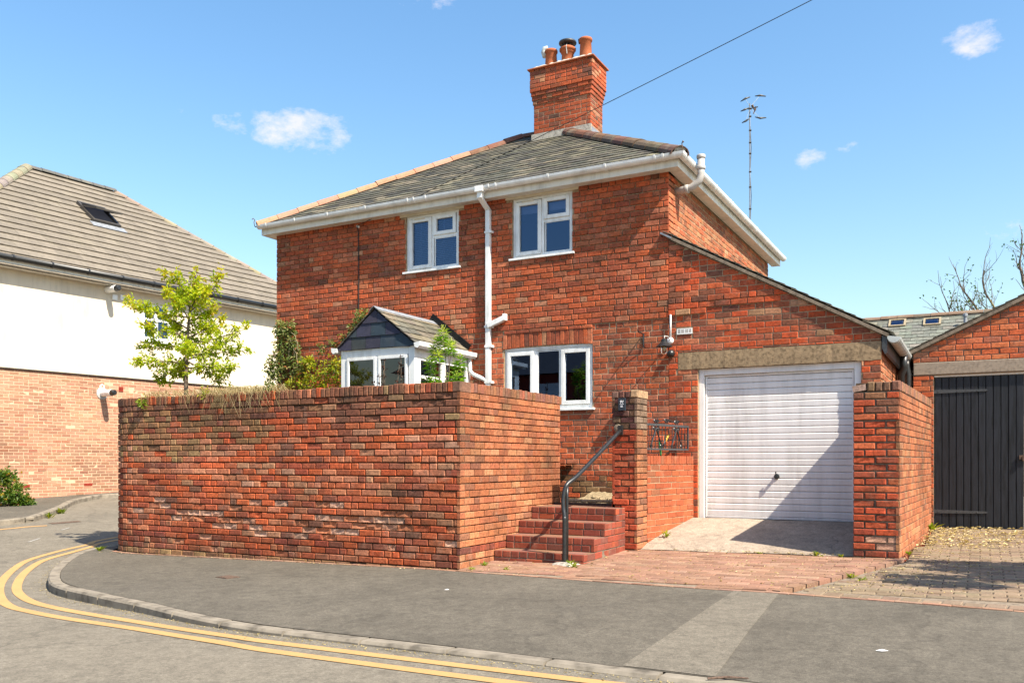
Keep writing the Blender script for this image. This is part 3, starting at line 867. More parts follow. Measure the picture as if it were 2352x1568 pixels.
# brick-on-edge coping
cop = MB()
for a, b in zip(core_pts, core_pts[1:]):
    q = [bw_map(a, 2.0, -.012), bw_map(b, 2.0, -.012), bw_map(b, 2.0, -.20), bw_map(a, 2.0, -.20)]
    cop.prism(q, (0, 0, .108))
cop.box(-5.345, -5.157, 8.32, 10.92, 2.0, 2.108)
cop = cop.build('coping', M['mortar_dark'], bw)
P = Pieces()
s = .02
while s < SEND - .10:
    w = .0745 + rng.gauss(0, .0015)
    if LEFT < s < SF: w *= .98
    h = 2.115 + rng.gauss(0, .004)
    poly = [(s + .005, 2.003), (s + w - .005, 2.003), (s + w - .005, h), (s + .005, h)]
    v, f = brick_geo(poly, bw_map, rng, .012, .222, .006, .002)
    P.add(v, f, TOPB(rng) if rng.random() < .8 else WALLB(rng), bw_map(s, 2.06, 0), bw_n(s), .008)
    s += w
poly = [(SEND - .098, 2.003), (SEND + .006, 2.003), (SEND + .006, 2.116), (SEND - .098, 2.116)]
v, f = brick_geo(poly, bw_map, rng, .012, .222, .005); P.add(v, f, (.20, .10, .065), bw_map(SEND, 2.06, 0), (0, -1, 0), .01)
y = .225
while y < 2.6:
    w = .0745 + rng.gauss(0, .001)
    h = 2.115 + rng.gauss(0, .003)
    poly = [(y + .004, 2.003), (y + w - .004, 2.003), (y + w - .004, h), (y + .004, h)]
    v, f = brick_geo(poly, mpr, rng, .012, .222, .005, .0015)
    P.add(v, f, [q * rng.uniform(.85, 1.1) for q in ((.27, .105, .055) if rng.random() < .7 else (.21, .095, .06))], mpr(y, 2.06, 0), (1, 0, 0), .008)
    y += w
P.emit(cop, M['brick_wall'], 'coping_brick', 'coping_rest', 300)

# ------------------------------------------------------------------ house
YH = 12.0
XL, XR, YB = -11.394, -3.924, 18.6
ZS = 5.36                                             # soffit
house = thing('house', (-7.6, 12.0, .6), 'two-storey red brick house with slate hip roof, chimney and white windows', 'house')
rng = random.Random(31)
W1 = (-8.505, -7.458, 4.385, 5.335); W2 = (-6.470, -5.436, 4.385, 5.340); W3 = (-6.618, -5.108, 2.015, 2.985)
holes = [W1, W2, W3]
mpf = planar((0, YH, 0), (1, 0, 0), (0, -1, 0))
front = slab(XL, XR, .3, ZS + .05, holes, mpf, .28).build('front_wall', M['mortar'], house)
ARCH = (-6.64, -5.105, 2.985, 3.21)
P = Pieces()
polys = lay(XL, XR, .58, 5.368, .084, .222, rng, joint=.013, ph=.14,
            holes=holes + [ARCH, (-8.612, -7.355, 5.29, 5.4), (-6.575, -5.33, 5.30, 5.4)])
def house_col(x, z, rg, r):
    c = HOUSE(rg)
    if z < 1.0 and rg.random() < .6: c = [q * .8 for q in MOSSB(rg)]
    return c
bricks_on(P, polys, mpf, (0, -1, 0), house_col, rng, .007, .02, off=lambda x, z, r: .014 if z > 3.235 else 0, rough=lambda x, z, rg: .008 if rg.random() < .03 else 0)
n = 20
for k in range(n):                                    # brick arch over the ground-floor window
    a = ARCH[0] + (ARCH[1] - ARCH[0]) * k / n; b = ARCH[0] + (ARCH[1] - ARCH[0]) * (k + 1) / n
    rise = lambda x: .045 * (1 - ((x - (ARCH[0] + ARCH[1]) / 2) / .76) ** 2)
    poly = [(a + .004, 2.975 + rise(a) * .6), (b - .004, 2.975 + rise(b) * .6), (b - .004, 3.205 + rise(b) * .3), (a + .004, 3.205 + rise(a) * .3)]
    v, f = brick_geo(poly, mpf, rng, .012, .03, .004); P.add(v, f, HOUSE(rng), mpf((a + b) / 2, 3.1, 0), (0, -1, 0), .04)
P.emit(front, M['brick'], 'brick', 'front_brick_courses', 300)
# right-hand side wall
mps = planar((XR, YH, 0), (0, 1, 0), (1, 0, 0))
sidew = slab(0.003, YB - YH, .3, ZS + .05, [], mps, .28).build('side_wall', M['mortar'], house)
P = Pieces()
bricks_on(P, lay(-.006, YB - YH, 4.0, 5.368, .084, .222, rng, ph=.3), mps, (1, 0, 0), lambda x, z, rg, r: [q * 1.02 for q in (SIDEB(rg) if rg.random() < .8 else HOUSE(rg))], rng, .007, .02)
P.emit(sidew, M['brick'], 'brick', 'side_brick_courses', 300)
MB().box(XL, XL + .28, YH + .283, YB, .3, ZS + .05).build('left_wall', M['mortar'], house)
MB().box(XL + .283, XR - .283, YB - .28, YB, .3, ZS + .05).build('back_wall', M['mortar'], house)
MB().box(XL + .29, XR - .29, 12.29, 18.3, 3.3, 3.45).build('upper_floor', M['interior'], house)
MB().box(XL + .29, XR - .29, 13.4, 13.5, 1.0, 3.29).build('inner_wall', M['interior'], house)
MB().box(XL + .29, XR - .29, 13.6, 13.7, 3.46, 5.4).build('inner_wall', M['interior'], house)

# windows -----------------------------------------------------------
def ring(mb, x0, x1, z0, z1, w, yf, yb, wb=None, wt_=None):
    wb = wb or w; wt_ = wt_ or w
    mb.box(x0, x0 + w, yf, yb, z0, z1); mb.box(x1 - w, x1, yf, yb, z0, z1)
    mb.box(x0 + w, x1 - w, yf, yb, z0, z0 + wb); mb.box(x0 + w, x1 - w, yf, yb, z1 - wt_, z1)
def window(parent, rect, panes, y, mullions, sill, blind=False, name='window'):
    x0, x1, z0, z1 = rect
    mb = MB(); ring(mb, x0 + .004, x1 - .004, z0 + .004, z1 - .004, .055, y, y + .07)
    for m in mullions: mb.box(*m)
    w = mb.build(name, M['upvc'], parent, bevel=.004)
    for (a, b, c, d, opens) in panes:
        if opens:
            e = MB(); ring(e, a - .058, b + .058, c - .058, d + .058, .058, y - .022, y + .03); e.build('sash', M['upvc'], w, bevel=.005)
        else:
            e = MB(); ring(e, a - .012, b + .012, c - .012, d + .012, .012, y + .006, y + .02); e.build('bead', M['upvc'], w)
        g = MB().add([(a, y + .018, c), (b, y + .018, c), (b, y + .018, d), (a, y + .018, d)], [(0, 1, 2, 3)])
        g.build('pane', M['glass'], w)
    if sill: MB().box(x0 - .045, x1 + .045, y - .075, y + .05, z0 - .03, z0 + .002).build('sill', M['upvc'], w, bevel=.004)
    if blind:
        b = MB(); z = z0 + .08
        while z < z1 - .07:
            b.add([(x0 + .07, y + .10, z), (x1 - .07, y + .10, z), (x1 - .07, y + .122, z + .019), (x0 + .07, y + .122, z + .019)], [(0, 1, 2, 3)]); z += .030
        for xx in (x0 + .22, x0 + .68): b.box(xx, xx + .006, y + .094, y + .098, z0 + .06, z1 - .06)
        b.build('blind', M['blind'], w)
    return w
yw = YH + .025
def up_panes(x0): 
    return [(x0 + .118, x0 + .440, 4.487, 5.208, True), (x0 + .600, x0 + .920, 5.008, 5.215, True), (x0 + .572, x0 + .978, 4.436, 4.892, False)]
for (R, bl) in ((W1, True), (W2, False)):
    x0, x1, z0, z1 = R
    w = window(house, R, up_panes(x0), yw, [(x0 + .500, x0 + .542, yw + .001, yw + .069, z0 + .06, z1 - .06), (x0 + .542, x1 - .06, yw + .001, yw + .069, 4.905, 4.95)], True, bl)
    MB().box(x0 + .17, x0 + .38, yw - .032, yw - .0225, z1 - .086, z1 - .068).build('trickle_vent', M['cream'], w)
    if not bl: MB().box(x0 + .07, x1 - .07, yw + .10, yw + .115, z1 - .24, z1 - .06).build('roller_blind', M['blind'], w)
    MB().box(x0 - .11, x1 + .11, YH - .03, YH + .03, z1 - .02, ZS + .03).build('head_board', M['cream'], w)
x0, x1, z0, z1 = W3
w3 = window(house, W3, [(x0 + .108, x0 + .458, 2.137, 2.865, True), (x0 + .588, x0 + .943, 2.095, 2.908, False), (x0 + 1.045, x0 + 1.400, 2.137, 2.862, True)], yw,
            [(x0 + .518, x0 + .574, yw + .001, yw + .069, z0 + .06, z1 - .06), (x0 + .957, x0 + .99, yw + .001, yw + .069, z0 + .06, z1 - .06)], True)
mb = MB()
for k in range(12):                                    # curved packer under the arch
    a = x0 + (x1 - x0) * k / 12; b = x0 + (x1 - x0) * (k + 1) / 12
    rise = lambda x: .027 * (1 - ((x - (x0 + x1) / 2) / .755) ** 2)
    mb.add([(a, YH + .012, z1 - .03), (b, YH + .012, z1 - .03), (b, YH + .012, z1 - .012 + rise(b)), (a, YH + .012, z1 - .012 + rise(a))], [(0, 1, 2, 3)])
mb.build('head_trim', M['upvc'], w3)
pl = MB().lathe([(.05, 2.04), (.06, 2.12), (.065, 2.14)], (x0 + 1.18, YH + .2, 0), 12).build('plant_pot', M['terracotta'], w3)
rg = random.Random(2); m = MB()
for k in range(16):
    a = rg.uniform(0, 6.28); l = rg.uniform(.08, .2)
    c = Vector((x0 + 1.18, YH + .2, 2.14)); t = c + Vector((math.cos(a) * l * .6, math.sin(a) * .08, l)); sd = Vector((-math.sin(a), math.cos(a), 0)) * .03
    m.add([c, (c + t) / 2 + sd, t, (c + t) / 2 - sd], [(0, 1, 2, 3)], (rg.random(), 0, 0))
m.build('pot_plant', M['bush'], w3, color=True)

# eaves: soffit, fascia, gutter, downpipe ---------------------------------
e = .18
mb = MB()
mb.box(XL - e, XR + e, YH - e, YH - .022, ZS - .006, ZS + .012); mb.box(XR + .022, XR + e, YH - .0219, YB + .3, ZS - .006, ZS + .012); mb.box(XL - e, XL - .002, YH - .0219, YB + .3, ZS - .006, ZS + .012)
mb.build('soffit', M['paint'], house)
mb = MB()
mb.box(XL - e - .018, XR + e + .018, YH - e - .018, YH - e, ZS - .012, ZS + .115)
mb.box(XR + e, XR + e + .018, YH - e + .0005, YB + .3, ZS - .012, ZS + .115)
mb.box(XL - e - .018, XL - e, YH - e + .0005, YB + .3, ZS - .012, ZS + .115)
mb.build('fascia', M['paint'], house, bevel=.003)
GR = .057
def gutter_profile(off, z):                             # half round, open at the top
    pts = []
    for k in range(9):
        a = math.pi * k / 8
        pts.append((off + GR - GR * math.cos(a), z - GR * math.sin(a)))
    pts += [(off + 2 * GR, z + .012), (off + 2 * GR + .006, z + .012)]
    for k in range(9):
        a = math.pi * (8 - k) / 8
        pts.append((off + GR - (GR + .004) * math.cos(a), z - (GR + .004) * math.sin(a)))
    return pts
def sweep_gutter(corners, prof, name, mat, parent):     # corners: list of (point, outward mitre vector)
    v = []; n = len(prof)
    for (p, m) in corners:
        for (o, z) in prof: v.append((p[0] + m[0] * o, p[1] + m[1] * o, z))
    f = [(i * n + k, i * n + (k + 1) % n, (i + 1) * n + (k + 1) % n, (i + 1) * n + k) for i in range(len(corners) - 1) for k in range(n)]
    f += [tuple(range(n))[::-1], tuple((len(corners) - 1) * n + k for k in range(n))]
    return mk(name, v, f, mat, parent)
fy = YH - e - .02; fx = XR + e + .02
gut = sweep_gutter([((XL - e - .03, fy), (0, -1)), ((fx, fy), (1, -1)), ((fx, YB + .32), (1, 0))], gutter_profile(0, 5.505), 'gutter', M['upvc'], house)
MB().prism([(XL - e - .035, fy - o, z) for o, z in gutter_profile(0, 5.505)[:9]], (.006, 0, 0)).build('stop_end', M['upvc'], gut)
def clip_ring(x=None, y=None, w=.03):
    pr = gutter_profile(-.001, 5.508); pr = [(o if o < .001 else o, z) for o, z in pr]
    out = []
    for k in range(9):
        a = math.pi * k / 8; out.append((GR - (GR + .010) * math.cos(a), 5.505 - (GR + .010) * math.sin(a)))
    out += [(2 * GR + .012, 5.523), (2 * GR - .004, 5.523), (2 * GR - .004, 5.50)]
    inn = [(GR - (GR + .003) * math.cos(math.pi * k / 8), 5.505 - (GR + .003) * math.sin(math.pi * k / 8)) for k in range(8, -1, -1)]
    prof = out + inn
    m = MB()
    if x is not None: m.prism([(x, fy - o, z) for o, z in prof], (w, 0, 0))
    else: m.prism([(fx + o, y, z) for o, z in prof], (0, w, 0))
    return m.build('gutter_bracket', M['upvc'], gut)
for x in (-11.40, -10.72, -9.97, -9.15, -8.28, -8.16, -7.93, -6.75, -6.62, -5.72, -4.80, -4.05, -3.93): clip_ring(x=x)
for y in (12.55, 13.4, 14.25, 14.4, 15.3, 16.2, 17.1, 18.0, 18.7): clip_ring(y=y)
MB().box(-6.975, -6.825, fy - .128, fy - .001, 5.43, 5.522).build('gutter_outlet', M['upvc'], gut, bevel=.006)
dp = MB()
px0, px1 = -6.918, -6.832
yc = fy - .06
dp.box(-6.945, -6.855, yc - .04, yc + .04, 5.34, 5.44)
q = [(-6.945, yc - .04, 5.34), (-6.855, yc - .04, 5.34), (-6.855, yc + .04, 5.34), (-6.945, yc + .04, 5.34)]
t = [(px0, YH - .095, 5.20), (px1, YH - .095, 5.20), (px1, YH - .022, 5.20), (px0, YH - .022, 5.20)]
dp.add(q + t, [(0, 1, 5, 4), (1, 2, 6, 5), (2, 3, 7, 6), (3, 0, 4, 7)])
dp.box(px0 + .004, px1 - .004, YH - .092, YH - .024, .7, 5.20)
dpo = dp.build('downpipe', M['upvc'], house, bevel=.006)
for z in (4.83, 3.33, 3.02, 2.45): MB().box(px0 - .006, px1 + .035, YH - .099, YH - .008, z, z + .035).build('pipe_clip', M['upvc'], dpo)

# roof ---------------------------------------------------------------
EX0, EX1, EY0, EY1, EZ = XL - .245, XR + .245, YH - .245, YB + .34, 5.500
RY = (EY0 + EY1) / 2; TAN = .60
hh = (RY - EY0) * TAN; RX0, RX1 = EX0 + (RY - EY0), EX1 - (RY - EY0); RZ = EZ + hh
A, B, Cc, D = (EX0, EY0, EZ), (EX1, EY0, EZ), (EX1, EY1, EZ), (EX0, EY1, EZ); R0, R1 = (RX0, RY, RZ), (RX1, RY, RZ)
roof = mk('roof', [A, B, Cc, D, R0, R1], [(0, 1, 5, 4), (1, 2, 5), (2, 3, 4, 5), (3, 0, 4)], M['slate_dark'], house, col=(.05, .05, .05))
SLATES = palette([(6, (.10, .092, .066)), (5, (.073, .069, .054)), (4, (.13, .115, .08)), (2, (.045, .043, .036)), (1.5, (.20, .17, .115))])
def slates(parent, o, ex, eu, width, length, gauge, sw, inside, limit, rng, lap=.06, th=.008, pal=SLATES, mat='slate', one='slate', many='slate_courses', lift=.004):
    """courses laid up the slope: o eave start, ex along, eu up the slope"""
    o, ex, eu = Vector(o), Vector(ex).normalized(), Vector(eu).normalized()
    nn = ex.cross(eu).normalized(); P = Pieces()
    rows = int(length / gauge) + 1
    for r in range(rows):
        u0 = r * gauge - .035; x = -(r % 2) * sw / 2
        while x < width:
            a, b = x + .003, x + sw - .003
            poly = [(a, u0 + rng.gauss(0, .004)), (b, u0 + rng.gauss(0, .004)), (b, u0 + gauge + lap), (a, u0 + gauge + lap)]
            for c in inside: poly = clip(poly, *c) if len(poly) >= 3 else poly
            if len(poly) >= 3 and area2(poly) > .002:
                dz = rng.gauss(0, .0015)
                v = []
                for q in (0, 1):
                    for (p, w) in poly:
                        tt = (w - u0) / (gauge + lap)
                        v.append(o + ex * p + eu * w + nn * (lift + th * 2.1 * (1 - tt) + dz + (th if q else 0)))
                n = len(poly)
                f = [tuple(range(n, 2 * n)), tuple(range(n))[::-1]] + [(i, (i + 1) % n, n + (i + 1) % n, n + i) for i in range(n)]
                P.add(v, f, pal(rng), None, nn, sw * gauge)
            x += sw
    P.emit(parent, M[mat], one, many, limit)
rng = random.Random(41)
slope = math.hypot(RY - EY0, hh); k45 = (RY - EY0) / slope
Wd = EX1 - EX0
slates(roof, A, (1, 0, 0), (0, RY - EY0, hh), Wd, slope, .172, .27, [(-1, k45, 0), (1, k45, Wd), (0, 1, slope - .01)], 300, rng)
Ld = EY1 - EY0
slates(roof, B, (0, 1, 0), (-(RY - EY0), 0, hh), Ld, slope, .172, .27, [(-1, k45, 0), (1, k45, Ld), (0, 1, slope - .01)], 0, rng, many='side_slate_courses')
slates(roof, D, (0, -1, 0), ((RY - EY0), 0, hh), Ld, slope, .172, .27, [(-1, k45, 0), (1, k45, Ld), (0, 1, slope - .01)], 0, rng, many='left_slate_courses')
def ridge_tiles(parent, a, b, n, r, cols, rng, name='hip_tile', lift=.012):
    a, b = Vector(a), Vector(b); d = (b - a); L = d.length; d.normalize()
    sd = d.cross(Vector((0, 0, 1))).normalized(); up = sd.cross(d)
    for k in range(n):
        s0, s1 = L * k / n + .004, L * (k + 1) / n - .002; v = []
        jt = rng.gauss(0, .004)
        for t, s in enumerate((s0, s1)):
            rr = r + (.008 if t == 0 else 0)
            for q in (rr, rr - .016):
                for j in range(9):
                    g = math.pi * (j / 8) * 1.0
                    v.append(a + d * s + sd * (math.cos(g) * q) + up * (math.sin(g) * q * .85 + lift - .05 + jt))
        f = [(j, j + 1, 18 + j + 1, 18 + j) for j in range(8)] + [(9 + j + 1, 9 + j, 27 + j, 27 + j + 1) for j in range(8)]
        f += [(j + 1, j, 9 + j, 10 + j) for j in range(8)] + [(18 + j, 19 + j, 28 + j, 27 + j) for j in range(8)]
        f += [(0, 18, 27, 9), (8, 17, 35, 26)]
        c = cols[rng.randrange(len(cols))] if not callable(cols) else cols(k / n, rng)
        mk(name, v, f, M['terracotta_tile'], parent, c)
hipc = lambda t, rg: [q * rg.uniform(.85, 1.1) for q in ((.40, .205, .135) if t < .78 else (.16, .075, .055))]
ridge_tiles(roof, A, R0, 14, .13, hipc, rng, lift=.035)
ridge_tiles(roof, B, R1, 12, .14, lambda t, rg: [q * rg.uniform(.8, 1.2) for q in (.13, .068, .05)], rng, lift=.035)
ridge_tiles(roof, R0, R1, 2, .115, [(.15, .075, .055)], rng, 'ridge_tile', .03)
ridge_tiles(roof, Cc, R1, 12, .115, [(.16, .085, .06)], rng)
# mortar plugs and iron hip hooks at the foot of the hips
for (p, sx) in ((A, -1), (B, 1)):
    d = Vector((-sx, 1, TAN)).normalized()
    q = Vector(p) + d * .02
    m = MB()
    m.tube([q + Vector((0, 0, -.02)), q + Vector((sx * .05, -.05, .0)), q + Vector((sx * .06, -.06, .07)), q + Vector((sx * .05, -.05, .12)), q + Vector((sx * .07, -.07, .145)), q + Vector((sx * .085, -.085, .12))], .008, 6)
    m.build('hip_iron', M['rust'], roof)
    m = MB().lathe([(.09, 0), (.092, .012)], q + Vector((0, 0, .03)), 14, axis=(-d.x, -d.y, -d.z)); m.build('hip_end_mortar', M['mortar_flash'], roof)

# chimney ----------------------------------------------------------------
CX0, CX1, CY0, CY1 = -7.53, -6.352, 14.84, 15.40
rng = random.Random(51)
ch = MB().box(CX0 + .001, CX1 - .001, CY0 + .001, CY1 - .001, 6.6, 8.0).box(CX0 - .05, CX1 + .05, CY0 - .05, CY1 + .05, 8.33, 8.66)
for i in range(4): ch.box(CX0 - .012 * i, CX1 + .012 * i, CY0 - .012 * i, CY1 + .012 * i, 8.0 + .0825 * i, 8.0 + .0825 * (i + 1))
chim = ch.build('chimney', M['mortar'], house)
P = Pieces()
ROWS = []
z = 6.85
while z < 8.68:
    o = 0 if z < 8.0 else min(.058, (int((z - 8.0) / .0785) + 1) * .0145)
    ROWS.append((z, o)); z += .0785
for r, (z, o) in enumerate(ROWS):
    for (org, ex, en, L) in (((CX0 - o, CY0 - o, 0), (1, 0, 0), (0, -1, 0), CX1 - CX0 + 2 * o), ((CX1 + o, CY0 - o, 0), (0, 1, 0), (1, 0, 0), CY1 - CY0 + 2 * o), ((CX0 - o, CY1 + o, 0), (0, -1, 0), (-1, 0, 0), CY1 - CY0 + 2 * o)):
        x0 = 0 if en[1] else -.0045
        bricks_on(P, lay(x0, L, z, z + .0785, .0785, .222, rng, ph=.25, first=r + (0 if en[1] else 1)), planar(org, ex, en), en, lambda x, zz, rg, rr: CHIMB(rg), rng, .006, .03)
P.emit(chim, M['brick'], 'brick', 'chimney_brick_courses', 300)
MB().box(CX0 - .10, CX1 + .10, CY0 - .10, CY1 + .10, 8.685, 8.712).build('cap_slab', M['terracotta'], chim, bevel=.006)
m = MB(); rg = random.Random(3); nx = 26
v = []
for j in range(9):
    for i in range(nx):
        x = CX0 - .06 + (CX1 - CX0 + .12) * i / (nx - 1); y = CY0 - .06 + (CY1 - CY0 + .12) * j / 8
        ed = min(i, nx - 1 - i, j, 8 - j)
        v.append((x, y, 8.71 + (0 if ed == 0 else .05 + .012 * min(ed, 3) + rg.uniform(0, .03))))
mk('mortar_flaunching', v, [(j * nx + i, j * nx + i + 1, (j + 1) * nx + i + 1, (j + 1) * nx + i) for j in range(8) for i in range(nx - 1)], M['mortar_flash'], chim)
MB().frame_box((CX0 - .03, CY0 - .03, 7.31), (1, 0, 0), (0, -.0, 1), (0, -1, 0), 0, CX1 - CX0 + .06, 0, .15, 0, .022).build('flashing', M['mortar_flash'], chim)
MB().box(CX1 + .0, CX1 + .035, CY0 - .02, CY1, 7.0, 7.42).build('flashing', M['lead'], chim)
PY = 15.1
def pot(x, zt, rb=.122, rt=.106):
    return MB().lathe([(rb + .008, 8.70), (rb, 8.80), (rt, zt - .06), (rt + .018, zt - .05), (rt + .022, zt - .02), (rt + .014, zt), (rt - .02, zt), (rt - .025, zt - .1)], (x, PY, 0), 22).build('chimney_pot', M['terracotta'], house, smooth=True)
p1 = pot(-7.29, 9.14)
MB().tube([(-7.41, PY - .02, 9.04), (-7.44, PY - .02, 9.14), (-7.42, PY - .02, 9.20), (-7.36, PY - .01, 9.21)], [.05, .055, .05, .04], 10).build('cowl', M['galv'], p1, smooth=True)
p3 = pot(-6.565, 9.20)
MB().tube([(-6.68, PY, 9.14), (-6.69, PY, 9.21), (-6.64, PY, 9.235)], [.03, .034, .03], 10).build('cowl', M['grey_metal'], p3, smooth=True)
p2 = pot(-6.94, 9.06, .122, .112)
m = MB().lathe([(.13, 9.03), (.16, 9.06), (.16, 9.09), (.12, 9.12)], (-6.94, PY, 0), 20).build('cowl_ring', M['terracotta'], p2, smooth=True)
m = MB()
for k in range(10):
    a = 2 * math.pi * k / 10; c = Vector((-6.94 + math.cos(a) * .10, PY + math.sin(a) * .10, 0))
    m.box(c.x - .008, c.x + .008, c.y - .008, c.y + .008, 9.10, 9.20)
m.build('cowl_bars', M['pot_dark'], p2)
MB().lathe([(.165, 9.185), (.172, 9.20), (.165, 9.225), (.11, 9.25), (.02, 9.255)], (-6.94, PY, 0), 20).build('cowl_cap', M['pot_dark'], p2, smooth=True)
MB().tube([(-6.90, PY - .12, 8.95), (-6.90, PY - .155, 9.08), (-6.91, PY - .11, 9.13)], .008, 6).build('strap', M['galv'], p2)

# porch -------------------------------------------------------------------
PX0, PX1, PYF = -8.595, -7.235, 10.42
porch = thing('porch', (-7.9, 11.2, .6), 'small white glazed porch with slate-hung gable on the house front', 'porch')
def pbox(n, *b, **k): return MB().box(*b).build(n, M['upvc'], porch, bevel=k.get('bevel', .004))
pbox('base_panel', PX0, PX1, PYF, PYF + .06, .6, 1.55); pbox('side_panel', PX1 - .06, PX1, PYF + .0605, YH - .01, .6, 1.55)
m = MB()
ring(m, PX0, PX1, 1.5505, 2.90, .11, PYF, PYF + .07, .08, .12)
m.box(-7.955, -7.865, PYF + .001, PYF + .069, 1.631, 2.779)
pf = m.build('front_frame', M['upvc'], porch, bevel=.005)
for a, b in ((PX0 + .16, -7.975), (-7.845, PX1 - .17)):
    e2 = MB(); ring(e2, a - .045, b + .045, 1.64, 2.775, .045, PYF - .014, PYF + .02); e2.build('sash', M['upvc'], pf, bevel=.005)
    MB().add([(a, PYF + .004, 1.68), (b, PYF + .004, 1.68), (b, PYF + .004, 2.73), (a, PYF + .004, 2.73)], [(0, 1, 2, 3)]).build('pane', M['glass_clear'], pf)
m = MB()
for (y0, y1) in ((PYF + .071, PYF + .16), (11.15, 11.25), (11.86, 11.985)): m.box(PX1 - .065, PX1, y0, y1, 1.551, 2.90)
m.box(PX1 - .064, PX1 - .001, PYF + .161, 11.149, 2.70, 2.899); m.box(PX1 - .064, PX1 - .001, 11.251, 11.859, 2.70, 2.899)
ps = m.build('side_frame', M['upvc'], porch, bevel=.004)
m = MB(); m.box(PX1 - .08, PX1 + .012, PYF + .17, 11.145, 2.42, 2.48); m.build('transom', M['upvc'], ps)
for (y0, y1) in ((PYF + .165, 11.145), (11.255, 11.855)):
    MB().add([(PX1 - .03, y0, 1.56), (PX1 - .03, y1, 1.56), (PX1 - .03, y1, 2.70), (PX1 - .03, y0, 2.70)], [(0, 1, 2, 3)]).build('pane', M['glass_clear'], ps)
MB().box(PX0, PX0 + .05, PYF + .071, YH - .01, .6, 2.90).build('far_side_panel', M['upvc'], porch)
AX, AZ, EZP = -7.93, 3.49, 2.945
OH = .06
gb = mk('gable', [(PX0 - .02, PYF - .01, 2.905), (PX1 + .02, PYF - .01, 2.905), (AX, PYF - .01, AZ - .03), (PX0 - .02, PYF + .03, 2.905), (PX1 + .02, PYF + .03, 2.905), (AX, PYF + .03, AZ - .03)], [(0, 1, 2), (5, 4, 3), (0, 3, 4, 1), (1, 4, 5, 2), (2, 5, 3, 0)], M['slate_dark'], porch, col=(.03, .035, .045))
rg = random.Random(17)
sl = (AZ - 2.93) / (PX1 + .03 - AX)
for r, (z0, z1, off) in enumerate(((2.90, 3.12, .0), (3.085, 3.31, .17), (3.275, 3.49, .05))):
    x = PX0 - .05 - off
    while x < PX1 + .1:
        poly = [(x + .003, z0), (x + .267, z0 + rg.gauss(0, .004)), (x + .267, z1), (x + .003, z1)]
        for c in ((sl, 1, AZ - .02 + sl * AX), (-sl, 1, AZ - .02 - sl * AX)): poly = clip(poly, *c) if len(poly) >= 3 else poly
        if len(poly) >= 3 and area2(poly) > .001:
            n = len(poly); v = [(p, PYF - .013 - r * .004 - .007 * (1 - (w - z0) / .22), w) for p, w in poly] + [(p, PYF - .022 - r * .004 - .010 * (1 - (w - z0) / .22), w) for p, w in poly]
            f = [tuple(range(n, 2 * n)), tuple(range(n))[::-1]] + [(i, (i + 1) % n, n + (i + 1) % n, n + i) for i in range(n)]
            mk('gable_slate', v, f, M['slate_dark'], gb, [q * rg.uniform(.8, 1.25) for q in (.030, .036, .05)])
        x += .27
prf = mk('porch_roof', [(PX0 - .07, PYF - .05, 2.90), (AX, PYF - .05, AZ), (PX1 + .07, PYF - .05, 2.90), (PX0 - .07, YH - .025, 2.90), (AX, YH - .025, AZ), (PX1 + .07, YH - .025, 2.90)], [(0, 3, 4, 1), (1, 4, 5, 2)], M['slate_dark'], porch, col=(.05, .05, .05))
rr = Vector((AX - (PX1 + .07), 0, AZ - 2.90))
PSL = palette([(5, (.125, .112, .085)), (4, (.10, .094, .075)), (2, (.17, .14, .095))])
slates(prf, (PX1 + .07, PYF - .06, 2.90), (0, 1, 0), rr, 1.60, rr.length, .17, .25, [(0, 1, rr.length - .01), (1, 0, 1.6), (-1, 0, 0)], 300, rng, pal=PSL, mat='slate')
rr2 = Vector((AX - (PX0 - .07), 0, AZ - 2.90))
slates(prf, (PX0 - .07, YH - .025, 2.90), (0, -1, 0), rr2, 1.60, rr2.length, .17, .25, [(0, 1, rr2.length - .01), (1, 0, 1.6), (-1, 0, 0)], 0, rng, pal=PSL, mat='slate', many='left_slate_courses')
m = MB(); 
for sx, ee in ((1, PX1), (-1, PX0)):
    d = Vector((sx * (PX1 + .07 - AX), 0, -(AZ - 2.90))).normalized(); nn = Vector((0, 1, 0)).cross(d) * (-1 if sx > 0 else 1)
    if nn.z < 0: nn = -nn
    m.frame_box((AX, PYF - .065, AZ + .028), d, (0, 1, 0), nn, -.004, .10, 0, 1.60, 0, .006)
m.build('lead_ridge', M['lead'], prf)
d = Vector((PX1 + .12 - AX, 0, -(AZ - 2.86))).normalized(); nn = Vector((d.z * -1, 0, d.x))
MB().frame_box((AX - .02, YH - .045, AZ + .14), d, (0, 1, 0), nn, 0, .92, 0, .022, -.12, .02).build('wall_flashing', M['slate_dark'], prf)
pg = MB(); 
pgp = [(PX1 + .05, z) for z in ()]
prof = [(PX1 + .035, 2.93), (PX1 + .045, 2.87), (PX1 + .10, 2.85), (PX1 + .135, 2.885), (PX1 + .14, 2.945), (PX1 + .13, 2.945), (PX1 + .115, 2.89), (PX1 + .09, 2.865), (PX1 + .055, 2.882), (PX1 + .045, 2.93)]
pg.prism([(x, PYF - .07, z) for x, z in prof], (0, 1.62, 0)); pg.prism([(x, PYF - .072, z) for x, z in prof[:5]], (0, .006, 0)); pg.build('gutter', M['upvc'], porch)
MB().prism([(2 * -7.915 - x, PYF - .07, z) for x, z in prof[:5]], (0, 1.60, 0)).build('gutter', M['upvc'], porch)
MB().tube([(-7.20, 11.90, 2.87), (-7.20, 11.92, 2.66), (-7.14, 11.93, 2.60), (-6.91, 11.94, 2.50)], .034, 10).build('waste_pipe', M['upvc'], porch, smooth=True)
MB().box(PX0 + .3, PX0 + 1.1, YH - .012, YH - .0075, .6, 2.6).build('inner_door', M['wood_grey'], porch)
